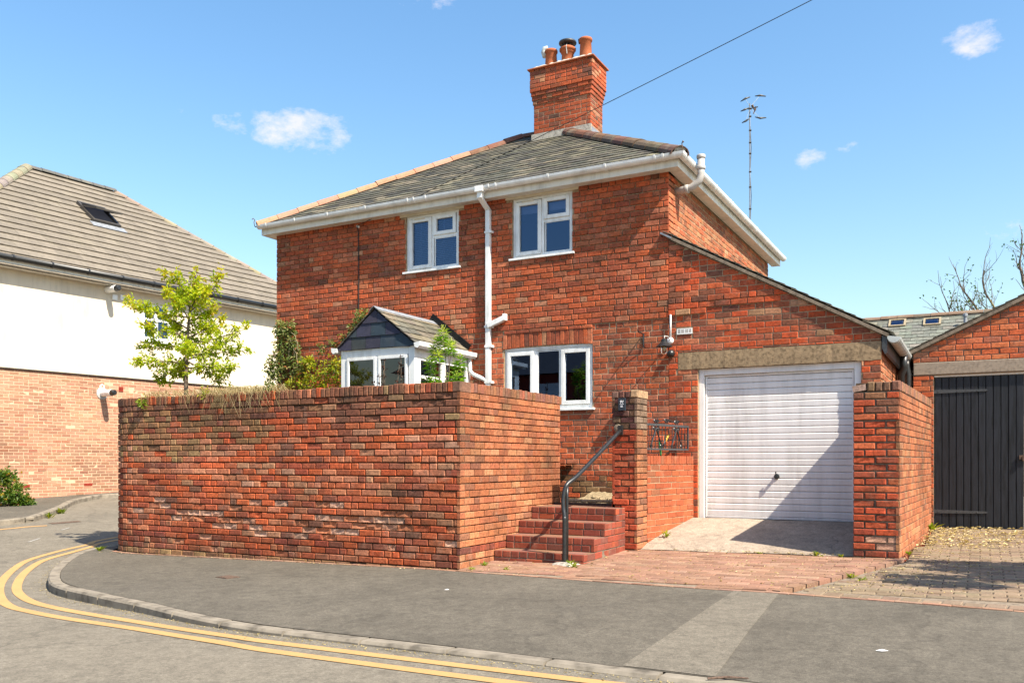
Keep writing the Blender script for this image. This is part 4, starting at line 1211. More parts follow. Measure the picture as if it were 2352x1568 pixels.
# ------------------------------------------------------------------ lean-to garage
garage = thing('garage', (-2.5, 12.0, .4), 'red brick lean-to garage with white up-and-over door and sloping roof', 'garage')
rng = random.Random(61)
GX0, GX1 = XR + .004, -1.112
za, zb = 4.385, 2.84                                   # verge heights at either end
ga = (za - zb) / (GX1 - GX0); gclip = (ga, 1, zb + ga * GX1)      # ga*x + z <= c
DOOR = (-3.495, -1.350, .30, 2.53); LINT = (-3.785, -1.112, 2.515, 2.755)
mpg = planar((0, YH, 0), (1, 0, 0), (0, -1, 0))
gf_ = slab(GX0, GX1, .1, 4.5, [DOOR], mpg, .22, [gclip]).build('front_wall', M['mortar'], garage)
P = Pieces()
polys = lay(GX0, GX1, .33, 4.45, .0845, .226, rng, ph=.10, holes=[DOOR, LINT, (-3.80, -3.57, 3.015, 3.10)], clips=[(ga, 1, zb + ga * GX1 - .01)])
GARB = palette([(26, (.47, .072, .021)), (18, (.40, .078, .028)), (14, (.28, .08, .041)), (10, (.19, .07, .04)), (8, (.42, .14, .068)), (4, (.11, .05, .034)), (3, (.38, .21, .115))])
bricks_on(P, polys, mpg, (0, -1, 0), lambda x, z, rg, r: GARB(rg), rng, .008, .02, rough=lambda x, z, rg: .008 if rg.random() < .03 else 0,
          off=lambda x, z, r: (.016 if z > 3.30 + (x + 3.8) * .08 and z < 3.53 + (x + 3.8) * .03 and x < -1.9 else 0) + (.012 if z > 3.30 and x < -3.7 else 0))
P.emit(gf_, M['brick'], 'brick', 'front_brick_courses', 300)
rgl = random.Random(4); v = []; nx = 40                # rough cast lintel
m = MB()
for i in range(nx):
    a = LINT[0] + .006 + (LINT[1] - LINT[0] - .004) * i / nx; b = LINT[0] + .006 + (LINT[1] - LINT[0] - .004) * (i + 1) / nx
zt = [LINT[3] - .004 + rgl.gauss(0, .003) for _ in range(nx + 1)]; zl = [LINT[2] + rgl.gauss(0, .003) for _ in range(nx + 1)]; yy = [YH - .012 + rgl.gauss(0, .0015) for _ in range(nx + 1)]
v = []
for i in range(nx + 1):
    x = LINT[0] + .006 + (LINT[1] - LINT[0]) * i / nx
    v += [(x, yy[i], zl[i]), (x, yy[i] - .002, (zl[i] + zt[i]) / 2), (x, yy[i], zt[i]), (x, YH + .10, zt[i]), (x, YH + .10, zl[i])]
f = [(i * 5 + k, (i + 1) * 5 + k, (i + 1) * 5 + (k + 1) % 5, i * 5 + (k + 1) % 5) for i in range(nx) for k in range(5)] + [(4, 3, 2, 1, 0), tuple(nx * 5 + k for k in range(5))]
mk('lintel', v, f, M['concrete_lintel'], garage)
# side wall on the right
mpgs = planar((GX1, YH, 0), (0, 1, 0), (1, 0, 0))
gs = slab(.003, 6.5, .1, 2.68, [], mpgs, .2).build('side_wall', M['mortar'], garage)
P = Pieces()
bricks_on(P, lay(-.006, 6.5, .33, 2.70, .0845, .226, rng, ph=.4), mpgs, (1, 0, 0), lambda x, z, rg, r: SIDEB(rg), rng, .007, .02)
P.emit(gs, M['brick'], 'brick', 'side_brick_courses', 80)
# lean-to roof
gr = Vector((GX0 - (GX1 + .10), 0, (za + .05) - (zb - .01))); o = Vector((GX1 + .10, YH - .045, zb + .0))
grf = mk('garage_roof', [o, o + gr, o + gr + Vector((0, 6.6, 0)), o + Vector((0, 6.6, 0))], [(0, 3, 2, 1)], M['slate_dark'], garage, col=(.05, .05, .05))
slates(grf, o, (0, 1, 0), gr, 6.6, gr.length, .17, .28, [(1, 0, 6.6), (-1, 0, 0)], 60, rng, lift=.012)
d = gr.normalized(); nn = Vector((-d.z, 0, d.x)); nn = nn if nn.z > 0 else -nn
MB().frame_box(o + Vector((0, .004, 0)), d, (0, 1, 0), nn, 0, gr.length, -.012, .05, -.045, -.004).build('verge_mortar', M['mortar_grey'], grf)
MB().frame_box(o + gr + Vector((-.10, -.035, -.005)), d, (0, 1, 0), nn, -.16, .02, -.01, .14, .02, .045).build('lead_cap', M['lead'], grf)
MB().prism([(GX1 + .013, YH - .02, 2.66), (GX1 + .05, YH - .02, 2.58), (GX1 + .075, YH - .02, 2.60), (GX1 + .075, YH - .02, 2.80), (GX1 + .013, YH - .02, 2.82)], (0, 6.4, 0)).build('eaves_board', M['grey_metal'], garage)
v = []; n = 12                                         # half-round gutter
gut = MB()
gc = Vector((GX1 + .155, 0, 2.80))
prof = [(gc.x + .080 * math.cos(a), gc.z + .080 * math.sin(a)) for a in [math.pi + math.pi * k / 10 - .15 for k in range(11)]]
prof += [(gc.x + .073 * math.cos(a), gc.z + .073 * math.sin(a)) for a in [2 * math.pi - math.pi * k / 10 - .15 for k in range(11)]]
gut.prism([(x, YH - .03, z) for x, z in prof], (0, 2.4, -.02)); gut.prism([(x, YH - .032, z) for x, z in prof[:11]], (0, .008, 0))
for y in (12.03, 13.2): gut.prism([(gc.x + (x - gc.x) * 1.1, y, gc.z + (z - gc.z) * 1.1) for x, z in prof[:11]] + [(gc.x + .06, y, gc.z + .03), (gc.x - .06, y, gc.z + .03)][:0], (0, .05, 0))
gut.build('gutter', M['galv'], garage)
MB().tube([(GX1 + .16, 13.55, 2.74), (GX1 + .16, 13.55, 2.55), (GX1 + .12, 13.6, 2.45), (GX1 + .12, 13.6, .4)], .05, 12).build('downpipe', M['black_metal'], garage, smooth=True)
# frame and up-and-over door
YD = YH + .075
m = MB()
m.box(DOOR[0] + .002, DOOR[0] + .075, YD - .035, YD + .06, .405, 2.512); m.box(DOOR[1] - .085, DOOR[1] - .002, YD - .035, YD + .06, .405, 2.512)
m.box(DOOR[0] + .0755, DOOR[1] - .0855, YD - .034, YD + .06, 2.425, 2.512)
m.build('door_frame', M['garage_paint'], garage, bevel=.004)
dx0, dx1, dz0, dz1 = DOOR[0] + .084, DOOR[1] - .095, .425, 2.418
gd = MB(); ring(gd, dx0, dx1, dz0, dz1, .022, YD + .002, YD + .05, .03, .025)
gd.box(dx0 + .01, dx1 - .01, YD + .038, YD + .045, dz0 + .01, dz1 - .01)
gd = gd.build('garage_door', M['garage_paint'], garage, bevel=.003)
nS = 22
for k in range(nS):                                    # pressed horizontal ribs
    z0 = dz0 + .031 + (dz1 - dz0 - .057) * k / nS; z1 = dz0 + .031 + (dz1 - dz0 - .057) * (k + 1) / nS; h = z1 - z0
    pr = [(YD + .030, z0), (YD + .013, z0 + .008), (YD + .010, z0 + h - .016), (YD + .013, z0 + h - .010), (YD + .030, z1 - .001)]
    v = [(dx0 + .023, y, z) for y, z in pr] + [(dx1 - .023, y, z) for y, z in pr]
    mk('door_rib', v, [(i, 5 + i, 6 + i, 1 + i) for i in range(4)] + [(4, 3, 2, 1, 0), (5, 6, 7, 8, 9)], M['garage_paint'], gd)
m = MB().lathe([(.038, 0), (.034, .012), (.02, .016), (.018, .05), (.026, .055), (.026, .062)], (-2.43, YD + .012, 1.008), 16, axis=(0, -1, 0))
m.box(-2.437, -2.423, YD - .06, YD - .045, .99, 1.075)
m.build('door_handle', M['black_metal'], gd, smooth=False)
m = MB().box(dx0 + .05, dx1 - .05, YD + .1, YD + .12, .42, 2.4); m.build('dark_backing', M['interior'], garage)
# little louvred vent
m = MB(); ring(m, -3.798, -3.577, 3.018, 3.098, .012, YH - .018, YH - .002)
for k in range(3): m.box(-3.798 + .0565 * (k + 1) - .006, -3.798 + .0565 * (k + 1) + .004, YH - .0175, YH - .0025, 3.030, 3.086)
for k in range(4): m.box(-3.786, -3.589, YH - .0170, YH - .0030, 3.030 + .0145 * k, 3.036 + .0145 * k)
tag(m.build('wall_vent', M['upvc']), 'small white louvred vent in the brick above the garage lintel', 'vent')

# ------------------------------------------------------------------ steps
rng = random.Random(71)
steps = thing('brick_steps', (-4.55, 9.5, 0), 'four dark red brick steps beside the garden wall', 'steps')
SX0, SX1 = -5.130, -3.965
TY = [9.06, 9.36, 9.69, 10.05, 10.72]; TZ = [.150, .309, .468, .627]
for k in range(4):
    z0, z1 = (-.05 if k == 0 else TZ[k - 1]), TZ[k]
    y1 = 10.72 if k == 3 else TY[4]
    st = MB().box(SX0, SX1, TY[k], y1 - .001 * k, z0 + .0005 * (k > 0), z1 - .004).build('step', M['mortar_grey'], steps)
    P = Pieces()
    fmp = planar((SX0, TY[k], 0), (1, 0, 0), (0, -1, 0)); smp = planar((SX1, TY[k], 0), (0, 1, 0), (1, 0, 0))
    zc = (z0 if k else .0) ; h = (z1 - z0) / 2 if k else .0795
    top0 = z1 - h
    L = SX1 - SX0
    x = 0
    while x < L - .02:                                 # headers on top, stretchers below
        w = .1125
        b = L if L - (x + w) < .05 else x + w
        poly = [(x + .005, top0 + .005), (b - (.005 if b < L else 0), top0 + .005), (b - (.005 if b < L else 0), z1), (x + .005, z1)]
        c = STEPB(rng)
        v, f = brick_geo(poly, fmp, rng, .008, .035, .007, .0015)
        P.add(v, f, c, fmp(x, z1, 0), (0, -1, 0), .01); x = b
    bricks_on(P, lay(0, L, (z0 if k else -.02), top0, (top0 - (z0 if k else -.02)), .225, rng, joint=.010, ph=.1, first=k), fmp, (0, -1, 0), lambda x, z, rg, r: STEPB(rg), rng, .006, .03)
    # tread bricks behind the nosing
    y = TY[k] + .032
    yend = TY[k + 1] if k < 3 else 10.72
    while y < yend - .02:
        x = 0
        while x < L - .02:
            w = .225; b = min(L, x + w)
            m = MB().box(SX0 + x + .004, SX0 + b - .004, y + .004, min(yend, y + .11), z1 - .03, z1 - .001 + rng.gauss(0, .001))
            P.add(m.v, m.f, [q * rng.uniform(.85, 1.1) for q in (.22, .115, .075)], (SX0 + x, y, z1), (0, 0, 1), .02); x += w
        y += .11
    for a, b2, zz in ((0, 0, 0),):
        hh2 = (z1 - z0) / 2 if k else .08
        base = z0 if k else -.02
        bricks_on(P, lay(-.0065, 10.36 - TY[k], base, z1, (z1 - base) / 2, .225, rng, joint=.009, ph=.25, first=k), smp, (1, 0, 0), lambda x, z, rg, r: [q * 1.1 for q in STEPB(rg)], rng, .007, .03, ch=.004)
    P.emit(st, M['engineering'], 'brick', 'brick_rest', 120)
th_ = MB().box(-5.13, -4.0, 10.72, 10.80, .60, .650).build('threshold', M['black_metal'], steps)
tag(MB().tube([(-5.09, 10.86, .685), (-4.7, 10.88, .675), (-4.2, 10.84, .68)], .02, 8).build('loose_board', M['wood_grey']), 'pale weathered batten lying across the top of the steps', 'board')
m = MB(); rg = random.Random(9)
for k in range(70):
    c = Vector((rg.uniform(-5.0, -4.05), rg.uniform(11.0, 11.75), 0)); c.z = .65 + .11 * max(0, (c.y - 11.35) / .65)
    r = rg.uniform(.012, .045); pts = [(c.x + r * math.cos(a) * rg.uniform(.6, 1.2), c.y + r * math.sin(a) * rg.uniform(.6, 1.2), c.z + rg.uniform(-.01, .01)) for a in (0, 1.3, 2.6, 3.9, 5.1)]
    m.add(pts + [(c.x, c.y, c.z + r * rg.uniform(.5, 1.1))], [(i, (i + 1) % 5, 5) for i in range(5)])
rub = m.build('rubble', M['gravel'], kind='stuff'); tag(rub, 'pale stones and rubble strewn behind the steps', 'rubble')
m = MB(); rg = random.Random(10)
for k in range(9): 
    a = rg.uniform(-.5, .5); c = Vector((-4.12, 11.3, .70))
    m.tube([c + Vector((rg.uniform(-.1, .1), rg.uniform(-.1, .1), 0)), c + Vector((-.16 + a * .1, -.1, .05 + rg.uniform(0, .05))), c + Vector((.12, .1 * a, .09 + rg.uniform(0, .07)))], .016, 5)
tag(m.build('broken_wood', M['wood_grey']), 'heap of pale broken timber beside the gate pier', 'wood')

# ------------------------------------------------------------------ gate pier
rng = random.Random(81)
pier = thing('gate_pier', (-3.965, 10.55, .1), 'square red brick gate pier carrying the dark number plate', 'pier')
QX0, QX1, QY0, QY1 = -4.130, -3.805, 10.37, 10.725
pc = MB().box(QX0, QX1, QY0, QY1, .0, 2.10).build('mortar_core', M['mortar_dark'], pier)
P = Pieces()
PIERB = palette([(8, (.37, .06, .024)), (5, (.31, .062, .028)), (3, (.24, .055, .03)), (2, (.42, .11, .05))])
def pcol(x, z, rg, r):
    if z > 1.66: return rg.choice([(.10, .04, .035), (.13, .07, .04), (.16, .10, .06), (.08, .035, .03)])
    return PIERB(rg) if z > .3 else [q * .7 for q in PIERB(rg)]
def pcol2(x, z, rg, r):
    if z > 1.66: return rg.choice([(.25, .16, .105), (.32, .22, .155), (.19, .12, .08)])
    return SIDEB(rg)
ro = lambda x, z, rg: .02 if rg.random() < .35 else 0
bricks_on(P, lay(0, QX1 - QX0, .02, 2.02, .08, .22, rng, ph=0, joint=.012), planar((QX0, QY0, 0), (1, 0, 0), (0, -1, 0)), (0, -1, 0), pcol, rng, .011, .03, rough=ro, ch=.007)
bricks_on(P, lay(-.0095, QY1 - QY0, .02, 2.02, .08, .22, rng, ph=0, joint=.011, first=1), planar((QX1, QY0, 0), (0, 1, 0), (1, 0, 0)), (1, 0, 0), pcol2, rng, .011, .03, ch=.006)
bricks_on(P, lay(0, QY1 - QY0 + .0095, .62, 2.02, .08, .22, rng, ph=0, joint=.011, first=1), planar((QX0, QY1, 0), (0, -1, 0), (-1, 0, 0)), (-1, 0, 0), pcol, rng, .011, .03, ch=.006)
bricks_on(P, lay(0, QX1 - QX0, .62, 2.02, .08, .22, rng, ph=0, joint=.011, first=1), planar((QX1, QY1, 0), (-1, 0, 0), (0, 1, 0)), (0, 1, 0), pcol, rng, .011, .03, ch=.006)
tops = planar((QX0, QY0, 0), (1, 0, 0), (0, -1, 0))
for i, (a, b, z, c, back) in enumerate(((-.012, .075, 2.10, (.15, .085, .065), .22), (.085, .155, 2.105, (.14, .06, .045), .36), (.165, .23, 2.095, (.11, .05, .04), .36), (.24, .342, 2.115, (.36, .23, .13), .36))):
    v, f = brick_geo([(a, 2.022), (b, 2.022), (b, z), (a, z)], tops, rng, .012, back, .008, .003); P.add(v, f, c, tops(a, 2.06, 0), (0, -1, 0), .01)
P.emit(pc, M['brick_wall'], 'brick', 'brick_rest', 300)
m = MB().lathe([(.055, 0), (.05, .018), (.02, .03)], (-4.06, QY0 - .01, 1.635), 9, axis=(0, -1, 0)); m.build('mortar_dab', M['mortar_grey'], pier)
# number plate
sg = MB().box(-4.045, -3.945, QY0 - .042, QY0 - .016, 1.855, 2.015)
sign = tag(sg.build('number_plate', M['sign'], bevel=.006), 'small dark slate plate numbered 91 on the brick gate pier', 'sign')
BASE[sign.name] = Vector((0, 0, 0))
def text_part(txt, size, x, y, z, mat, parent, name, italic=0.0):
    cu = bpy.data.curves.new(name, 'FONT'); cu.body = txt; cu.size = size; cu.align_x = 'CENTER'; cu.align_y = 'CENTER'; cu.extrude = .0012; cu.shear = italic; cu.offset = .0006
    ob = bpy.data.objects.new(name, cu); COL.objects.link(ob)
    ob.location = (x, y, z); ob.rotation_euler = (math.radians(90), 0, 0)
    dg = bpy.context.evaluated_depsgraph_get(); dg.update()
    me = bpy.data.meshes.new_from_object(ob.evaluated_get(dg)); me.transform(ob.matrix_world)
    bpy.data.objects.remove(ob)
    me.materials.clear(); me.materials.append(mat)
    o = bpy.data.objects.new(name, me); COL.objects.link(o); o.parent = parent
    return o
text_part('91', .052, -3.994, QY0 - .0435, 1.966, M['lettering'], sign, 'numerals', .12)
m = MB().box(-4.022, -3.966, QY0 - .0435, QY0 - .0415, 1.936, 1.940)
m.box(-4.010, -3.982, QY0 - .0435, QY0 - .0415, 1.916, 1.923); m.box(-4.010, -3.980, QY0 - .0435, QY0 - .0415, 1.902, 1.909)
m.build('plate_lines', M['lettering'], sign)

# ------------------------------------------------------------------ handrail
hr = thing('handrail', (-4.168, 9.0, .02), 'bent black tubular handrail rising from the pavement to the gate pier', 'handrail')
path = [(-4.168, 8.98, .0), (-4.168, 8.98, .50), (-4.170, 8.985, .58), (-4.190, 9.00, .68), (-4.198, 9.01, .78), (-4.190, 9.03, .88), (-4.172, 9.07, .955), (-4.12, 9.24, 1.05), (-4.06, 9.75, 1.315), (-4.005, 10.29, 1.595)]
sm = []
Q = [Vector(p) for p in path]; Q = [Q[0] * 2 - Q[1]] + Q + [Q[-1] * 2 - Q[-2]]
for i in range(1, len(Q) - 2):
    for k in range(6):
        t = k / 6; sm.append(.5 * ((2 * Q[i]) + (Q[i + 1] - Q[i - 1]) * t + (2 * Q[i - 1] - 5 * Q[i] + 4 * Q[i + 1] - Q[i + 2]) * t * t + (3 * Q[i] - Q[i - 1] - 3 * Q[i + 1] + Q[i + 2]) * t ** 3))
sm.append(Q[-2])
MB().tube(sm, .0255, 14).build('rail', M['black_metal'], hr, smooth=True)
MB().tube([(-4.168, 9.05, .03), (-4.168, 9.05, .60), (-4.168, 9.05, .80), (-4.17, 9.06, .93)], .018, 10).build('brace', M['black_metal'], hr, smooth=True)
MB().box(-4.045, -3.985, 10.325, 10.366, 1.55, 1.67).build('end_bracket', M['black_metal'], hr)
m = MB().lathe([(.15, 0), (.13, .02), (.07, .035), (.03, .04)], (-4.14, 8.97, zp(-4.15, 8.97) - .005), 11); m.v = [(x + .04 * math.sin(y * 30), y + .03 * math.sin(x * 25), z) for x, y, z in m.v]
m.build('concrete_foot', M['mortar_flash'], hr)

# ------------------------------------------------------------------ low wall with iron railing between pier and garage
rng = random.Random(91)
low = thing('low_wall', (-3.65, 11.3, .2), 'low orange brick wall beside the concrete ramp, topped by soldier bricks', 'wall')
LA, LB = Vector((-3.800, 10.735, 0)), Vector((-3.560, 11.985, 0))
le = (LB - LA); LL = le.length; le.normalize(); ln = Vector((le.y, -le.x, 0))
mpl = planar(LA, le, ln)
lc = slab(0, LL, .0, 1.27, [], mpl, .15).build('mortar_core', M['mortar'], low)
P = Pieces()
bricks_on(P, lay(0, LL, .05, 1.17, .08, .222, rng, ph=.15, joint=.009), mpl, ln, lambda x, z, rg, r: LOWB(rg), rng, .007, .02, ch=.003)
x = 0
while x < LL - .03:
    poly = [(x + .003, 1.174), (x + .067, 1.174), (x + .067, 1.285), (x + .003, 1.285)]
    v, f = brick_geo(poly, mpl, rng, .009, .16, .004, .001); P.add(v, f, LOWB(rng), mpl(x, 1.2, 0), ln, .008); x += .0705
P.emit(lc, M['engineering'], 'brick', 'brick_rest', 300)
rail = thing('iron_railing', tuple(mpl(.6, 1.29, -.05)), 'black wrought-iron railing panel with scrolls above the low brick wall', 'railing')
rp = lambda x, z: mpl(x, z, -.05)
X0r, X1r = .02, LL - .06
for nm, z0, z1 in (('bottom_bar', 1.365, 1.390), ('top_bar', 1.685, 1.715)): MB().frame_box(LA, le, ln, (0, 0, 1), X0r, X1r, -.06, -.035, z0, z1).build(nm, M['grey_metal'], rail)
for x in (X0r + .005, X1r - .012): MB().frame_box(LA, le, ln, (0, 0, 1), x - .008, x + .012, -.058, -.037, 1.3905, 1.6845).build('end_bar', M['grey_metal'], rail)
for k in range(1, 13):
    x = X0r + (X1r - X0r) * k / 13
    MB().tube([rp(x, 1.39), rp(x, 1.685)], .006, 6).build('bar', M['black_metal'], rail)
def scroll(c, r, turns, sgn, n=22): return [rp(c[0] + sgn * r * (1 - t / n * .8) * math.cos(t / n * turns * 6.28), c[1] + r * (1 - t / n * .8) * math.sin(t / n * turns * 6.28)) for t in range(n + 1)]
for cx in (X0r + .30, X0r + .86):
    m = MB()
    m.tube([rp(cx, 1.66), rp(cx - .13, 1.44)], .011, 6); m.tube([rp(cx, 1.66), rp(cx + .13, 1.44)], .011, 6)
    for sg_ in (-1, 1):
        m.tube(scroll((cx + sg_ * .045, 1.645), .04, 1.4, sg_), .008, 6); m.tube(scroll((cx + sg_ * .135, 1.415), .03, 1.3, -sg_), .008, 6)
    m.build('scroll', M['black_metal'], rail)
for cx, h in ((X0r + .30, .05), (X0r + .58, .075), (X0r + .86, .05)):
    m = MB()
    for sg_ in (-1, 1): m.tube(scroll((cx + sg_ * .03, 1.715 + h * .6), .032, 1.3, sg_), .008, 6)
    if h > .06: m.tube([rp(cx, 1.79), rp(cx + .26, 1.735)], .008, 6); m.tube([rp(cx, 1.79), rp(cx - .26, 1.735)], .006, 6)
    m.build('crest_scroll', M['black_metal'], rail)
hose = thing('garden_hose', (-3.9, 11.4, 1.2), 'green garden hose with yellow nozzle behind the iron railing', 'hose')
hp = lambda x, z: mpl(x, z, -.14)
MB().tube([hp(.60, 1.0), hp(.60, 1.30), hp(.58, 1.42), hp(.575, 1.48)], .014, 8).build('tube', M['hose'], hose, smooth=True)
MB().tube([hp(.70, 1.46), hp(.80, 1.56), hp(.86, 1.59)], [.012, .018, .012], 8).build('nozzle', M['yellow_plastic'], hose, smooth=True)
MB().tube([hp(.66, 1.40), hp(.72, 1.50), hp(.78, 1.53)], .012, 8).build('tube', M['grey_metal'], hose, smooth=True)

# ------------------------------------------------------------------ short wall right of the drive
rng = random.Random(101)
dw = thing('drive_wall', (-1.0, 11.5, .1), 'short thick red brick wall between the garage drive and black doors', 'wall')
DX0, DX1, DY0 = -1.262, -.787, 10.5
du = Vector((.044, .999, 0)).normalized(); dn = Vector((du.y, -du.x, 0))
DL = 3.55
mb = MB().frame_box((DX1, DY0, 0), du, dn, (0, 0, 1), 0.0, DL, -.474, 0, -.05, 2.0)
dc = mb.build('mortar_core', M['mortar_grey'], dw)
P = Pieces()
mpd = planar((DX0, DY0, 0), (1, 0, 0), (0, -1, 0)); mpd2 = planar((DX1, DY0, 0), du, dn)
DWB = palette([(8, (.41, .068, .025)), (6, (.35, .068, .028)), (3, (.28, .06, .03)), (3, (.46, .115, .045))])
zb0 = .05
polys = lay(0, DX1 - DX0, .055, 1.995, .0808, .232, rng, ph=0, joint=.017)
for poly, r in polys:
    cx = sum(p[0] for p in poly) / 4; cz = sum(p[1] for p in poly) / 4
    rg_ = .035 if (r in (2, 3) and .15 < cx < .45 and rng.random() < .8) else (.012 if rng.random() < .2 else 0)
    c = (.48, .27, .18) if rg_ > .03 else (TOPB(rng) if cz > 1.75 and rng.random() < .7 else (STEPB(rng) if r == 1 else DWB(rng)))
    v, f = brick_geo(poly, mpd, rng, .013, .03, .006, .002, rough=rg_); P.add(v, f, c, mpd(cx, cz, 0), (0, -1, 0), area2(poly))
P.emit(dc, M['brick_wall'], 'brick', 'front_brick_rest', 300)
P = Pieces()
bricks_on(P, lay(-.0115, DL, .055, 1.995, .0808, .232, rng, ph=.35, joint=.010, first=1), mpd2, dn, lambda x, z, rg, r: STEPB(rg) if r == 0 else SIDEB(rg), rng, .011, .03, ch=.004)
P.emit(dc, M['brick_wall'], 'brick', 'side_brick_rest', 240)
P = Pieces()
dcop = MB().frame_box((DX1, DY0, 0), du, dn, (0, 0, 1), .015, DL, -.455, -.014, 2.0, 2.10).build('coping', M['mortar_dark'], dw)
for i, (a, b, z, c) in enumerate(((.148, .222, 2.108, (.20, .12, .065)), (.232, .303, 2.104, (.15, .08, .05)), (.313, .384, 2.102, (.17, .09, .055)), (.40, .486, 2.112, (.20, .09, .06)))):
    v, f = brick_geo([(a, 2.003), (b, 2.003), (b, z), (a, z)], mpd, rng, .014, .11, .009, .003); P.add(v, f, c, mpd(a, 2.05, 0), (0, -1, 0), .01)
m = MB(); tl = Matrix.Rotation(-.16, 3, 'Y'); bx = MB().box(-.07, .07, -.11, .11, -.034, .034); v = [Vector((DX0 + .062, DY0 + .10, 2.042)) + tl @ Vector(p) for p in bx.v]
P.add(v, bx.f, (.36, .24, .19), mpd(.06, 2.05, 0), (0, -1, 0), .012)
y = .115
while y < DL - .03:
    w = .0735
    v, f = brick_geo([(y + .004, 2.003), (y + w - .004, 2.003), (y + w - .004, 2.112 + rng.gauss(0, .003)), (y + .004, 2.112 + rng.gauss(0, .003))], mpd2, rng, .014, .22, .005, .0015)
    P.add(v, f, [q * rng.uniform(.85, 1.1) for q in ((.27, .125, .07) if rng.random() < .7 else (.19, .10, .065))], mpd2(y, 2.05, 0), dn, .008); y += w
P.emit(dcop, M['brick_wall'], 'coping_brick', 'coping_rest', 300)
# ------------------------------------------------------------------ neighbour's garage on the right
rng = random.Random(111)
YN = 14.1
ng = thing('neighbour_garage', (.8, 14.1, .24), 'brick garage with gabled end, concrete lintel and black boarded doors', 'garage')
NX0, NX1 = -.865, 2.6
ND = (-.592, 1.75, .2, 2.47); NLI = (-.865, 2.05, 2.468, 2.662)
k = (3.497 - 2.807) / (.547 + .910)
gcl = [(-k, 1, 2.79 + .91 * k), (k, 1, 2.79 + .91 * k + 2 * k * .87)]
mpn = planar((0, YN, 0), (1, 0, 0), (0, -1, 0))
nf = slab(NX0, NX1, .0, 4.2, [ND], mpn, .22, gcl).build('front_wall', M['mortar_grey'], ng)
P = Pieces()
NGB = palette([(8, (.46, .10, .035)), (6, (.43, .125, .05)), (4, (.36, .08, .033)), (2, (.29, .10, .055)), (1, (.45, .20, .11))])
bricks_on(P, lay(NX0, NX1, .23, 4.1, .0835, .226, rng, ph=.1, holes=[ND, NLI], clips=[(a, b, c - .02) for a, b, c in gcl]), mpn, (0, -1, 0), lambda x, z, rg, r: NGB(rg), rng, .009, .02, rough=lambda x, z, rg: .012 if rg.random() < .1 else 0)
P.emit(nf, M['brick'], 'brick', 'front_brick_courses', 300)
MB().box(NLI[0] + .003, NLI[1], YN - .018, YN + .12, NLI[2] + .012, NLI[3] - .003).build('lintel', M['concrete_lintel_grey'], ng, bevel=.008)
MB().box(-.585, ND[1], YN + .02, YN + .10, 2.445, 2.479).build('door_head', M['paint'], ng)
MB().box(NX0, NX0 + .2, YN + .223, YN + 5, .0, 2.75).build('side_wall', M['mortar_grey'], ng)
for i in range(13):
    a = -.585 + .168 * i / 1.0 * .72
m = MB()
yb = YN + .035
w = .0935; n = 25
for leaf, (a0, a1) in enumerate(((-.583, .545), (.553, 1.74))):
    lf = MB().box(a0, a1, yb + .022, yb + .045, .25, 2.44).build('door_leaf', M['black_door'], ng)
    nb = 12
    for i in range(nb):
        a = a0 + (a1 - a0) * i / nb; b = a0 + (a1 - a0) * (i + 1) / nb
        q = MB()
        pr = [(a + .003, yb + .022), (a + .004, yb + .006), (a + .009, yb), (b - .009, yb), (b - .004, yb + .006), (b - .003, yb + .022)]
        dzr = rng.uniform(-.008, .008); dy = rng.gauss(0, .0012)
        q.prism([(x, y + dy, .245 + dzr) for x, y in pr], (0, 0, 2.192 - dzr))
        q.build('door_board', M['black_door'], lf)
    for z in (2.205, .455):
        q = MB(); 
        if leaf == 0:
            q.prism([(a0 - .01, yb - .012, z), (a0 + .66, yb - .012, z + .012), (a0 + .69, yb - .012, z + .027), (a0 + .66, yb - .012, z + .042), (a0 - .01, yb - .012, z + .055)], (0, .010, 0))
            for xx in (.05, .3, .55): q.lathe([(.008, 0), (.006, .006)], (a0 + xx, yb - .012, z + .027), 8, axis=(0, -1, 0))
        else: q.box(a1 - .69, a1, yb - .012, yb - .002, z, z + .055)
        q.build('strap_hinge', M['grey_metal'], lf)
m = MB().box(.49, .62, yb - .03, yb - .003, 1.24, 1.30).box(.53, .56, yb - .05, yb - .03, 1.22, 1.29); m.build('hasp', M['rust'], ng)
# roof of that garage
d = Vector((1, 0, k)).normalized(); nn = Vector((-d.z, 0, d.x))
o = Vector((-1.02, YN - .06, 2.79 - .11 * k + .045))
L1 = (1.86 + .02) / d.x
nr = mk('garage_roof', [o, o + d * L1, o + d * L1 + Vector((0, 5, 0)), o + Vector((0, 5, 0))], [(0, 1, 2, 3)], M['slate_dark'], ng, col=(.05, .05, .05))
slates(nr, o + Vector((0, 5, 0)), (0, -1, 0), d, 5, L1, .17, .28, [(1, 0, 5), (-1, 0, 0), (0, 1, L1)], 0, rng, lift=.01, many='slate_courses')
MB().frame_box(o + Vector((0, .003, 0)), d, (0, 1, 0), nn, .05, L1, 0, .06, -.045, .006).build('verge_mortar', M['mortar_grey'], nr)
d2 = Vector((1, 0, -k)).normalized(); o2 = o + d * L1
mk('far_slope', [o2, o2 + d2 * L1, o2 + d2 * L1 + Vector((0, 5, 0)), o2 + Vector((0, 5, 0))], [(0, 1, 2, 3)], M['slate_dark'], nr, col=(.1, .1, .09))
MB().tube([(-.955, YN - .09, 2.72), (-.955, YN + 3, 2.70)], .055, 10).build('gutter', M['black_metal'], ng, smooth=True)
MB().tube([(-.955, YN - .06, 2.70), (-.955, YN - .06, 2.62), (-.935, YN - .05, 2.5), (-.935, YN - .05, .3)], .048, 12).build('downpipe', M['black_metal'], ng, smooth=True)

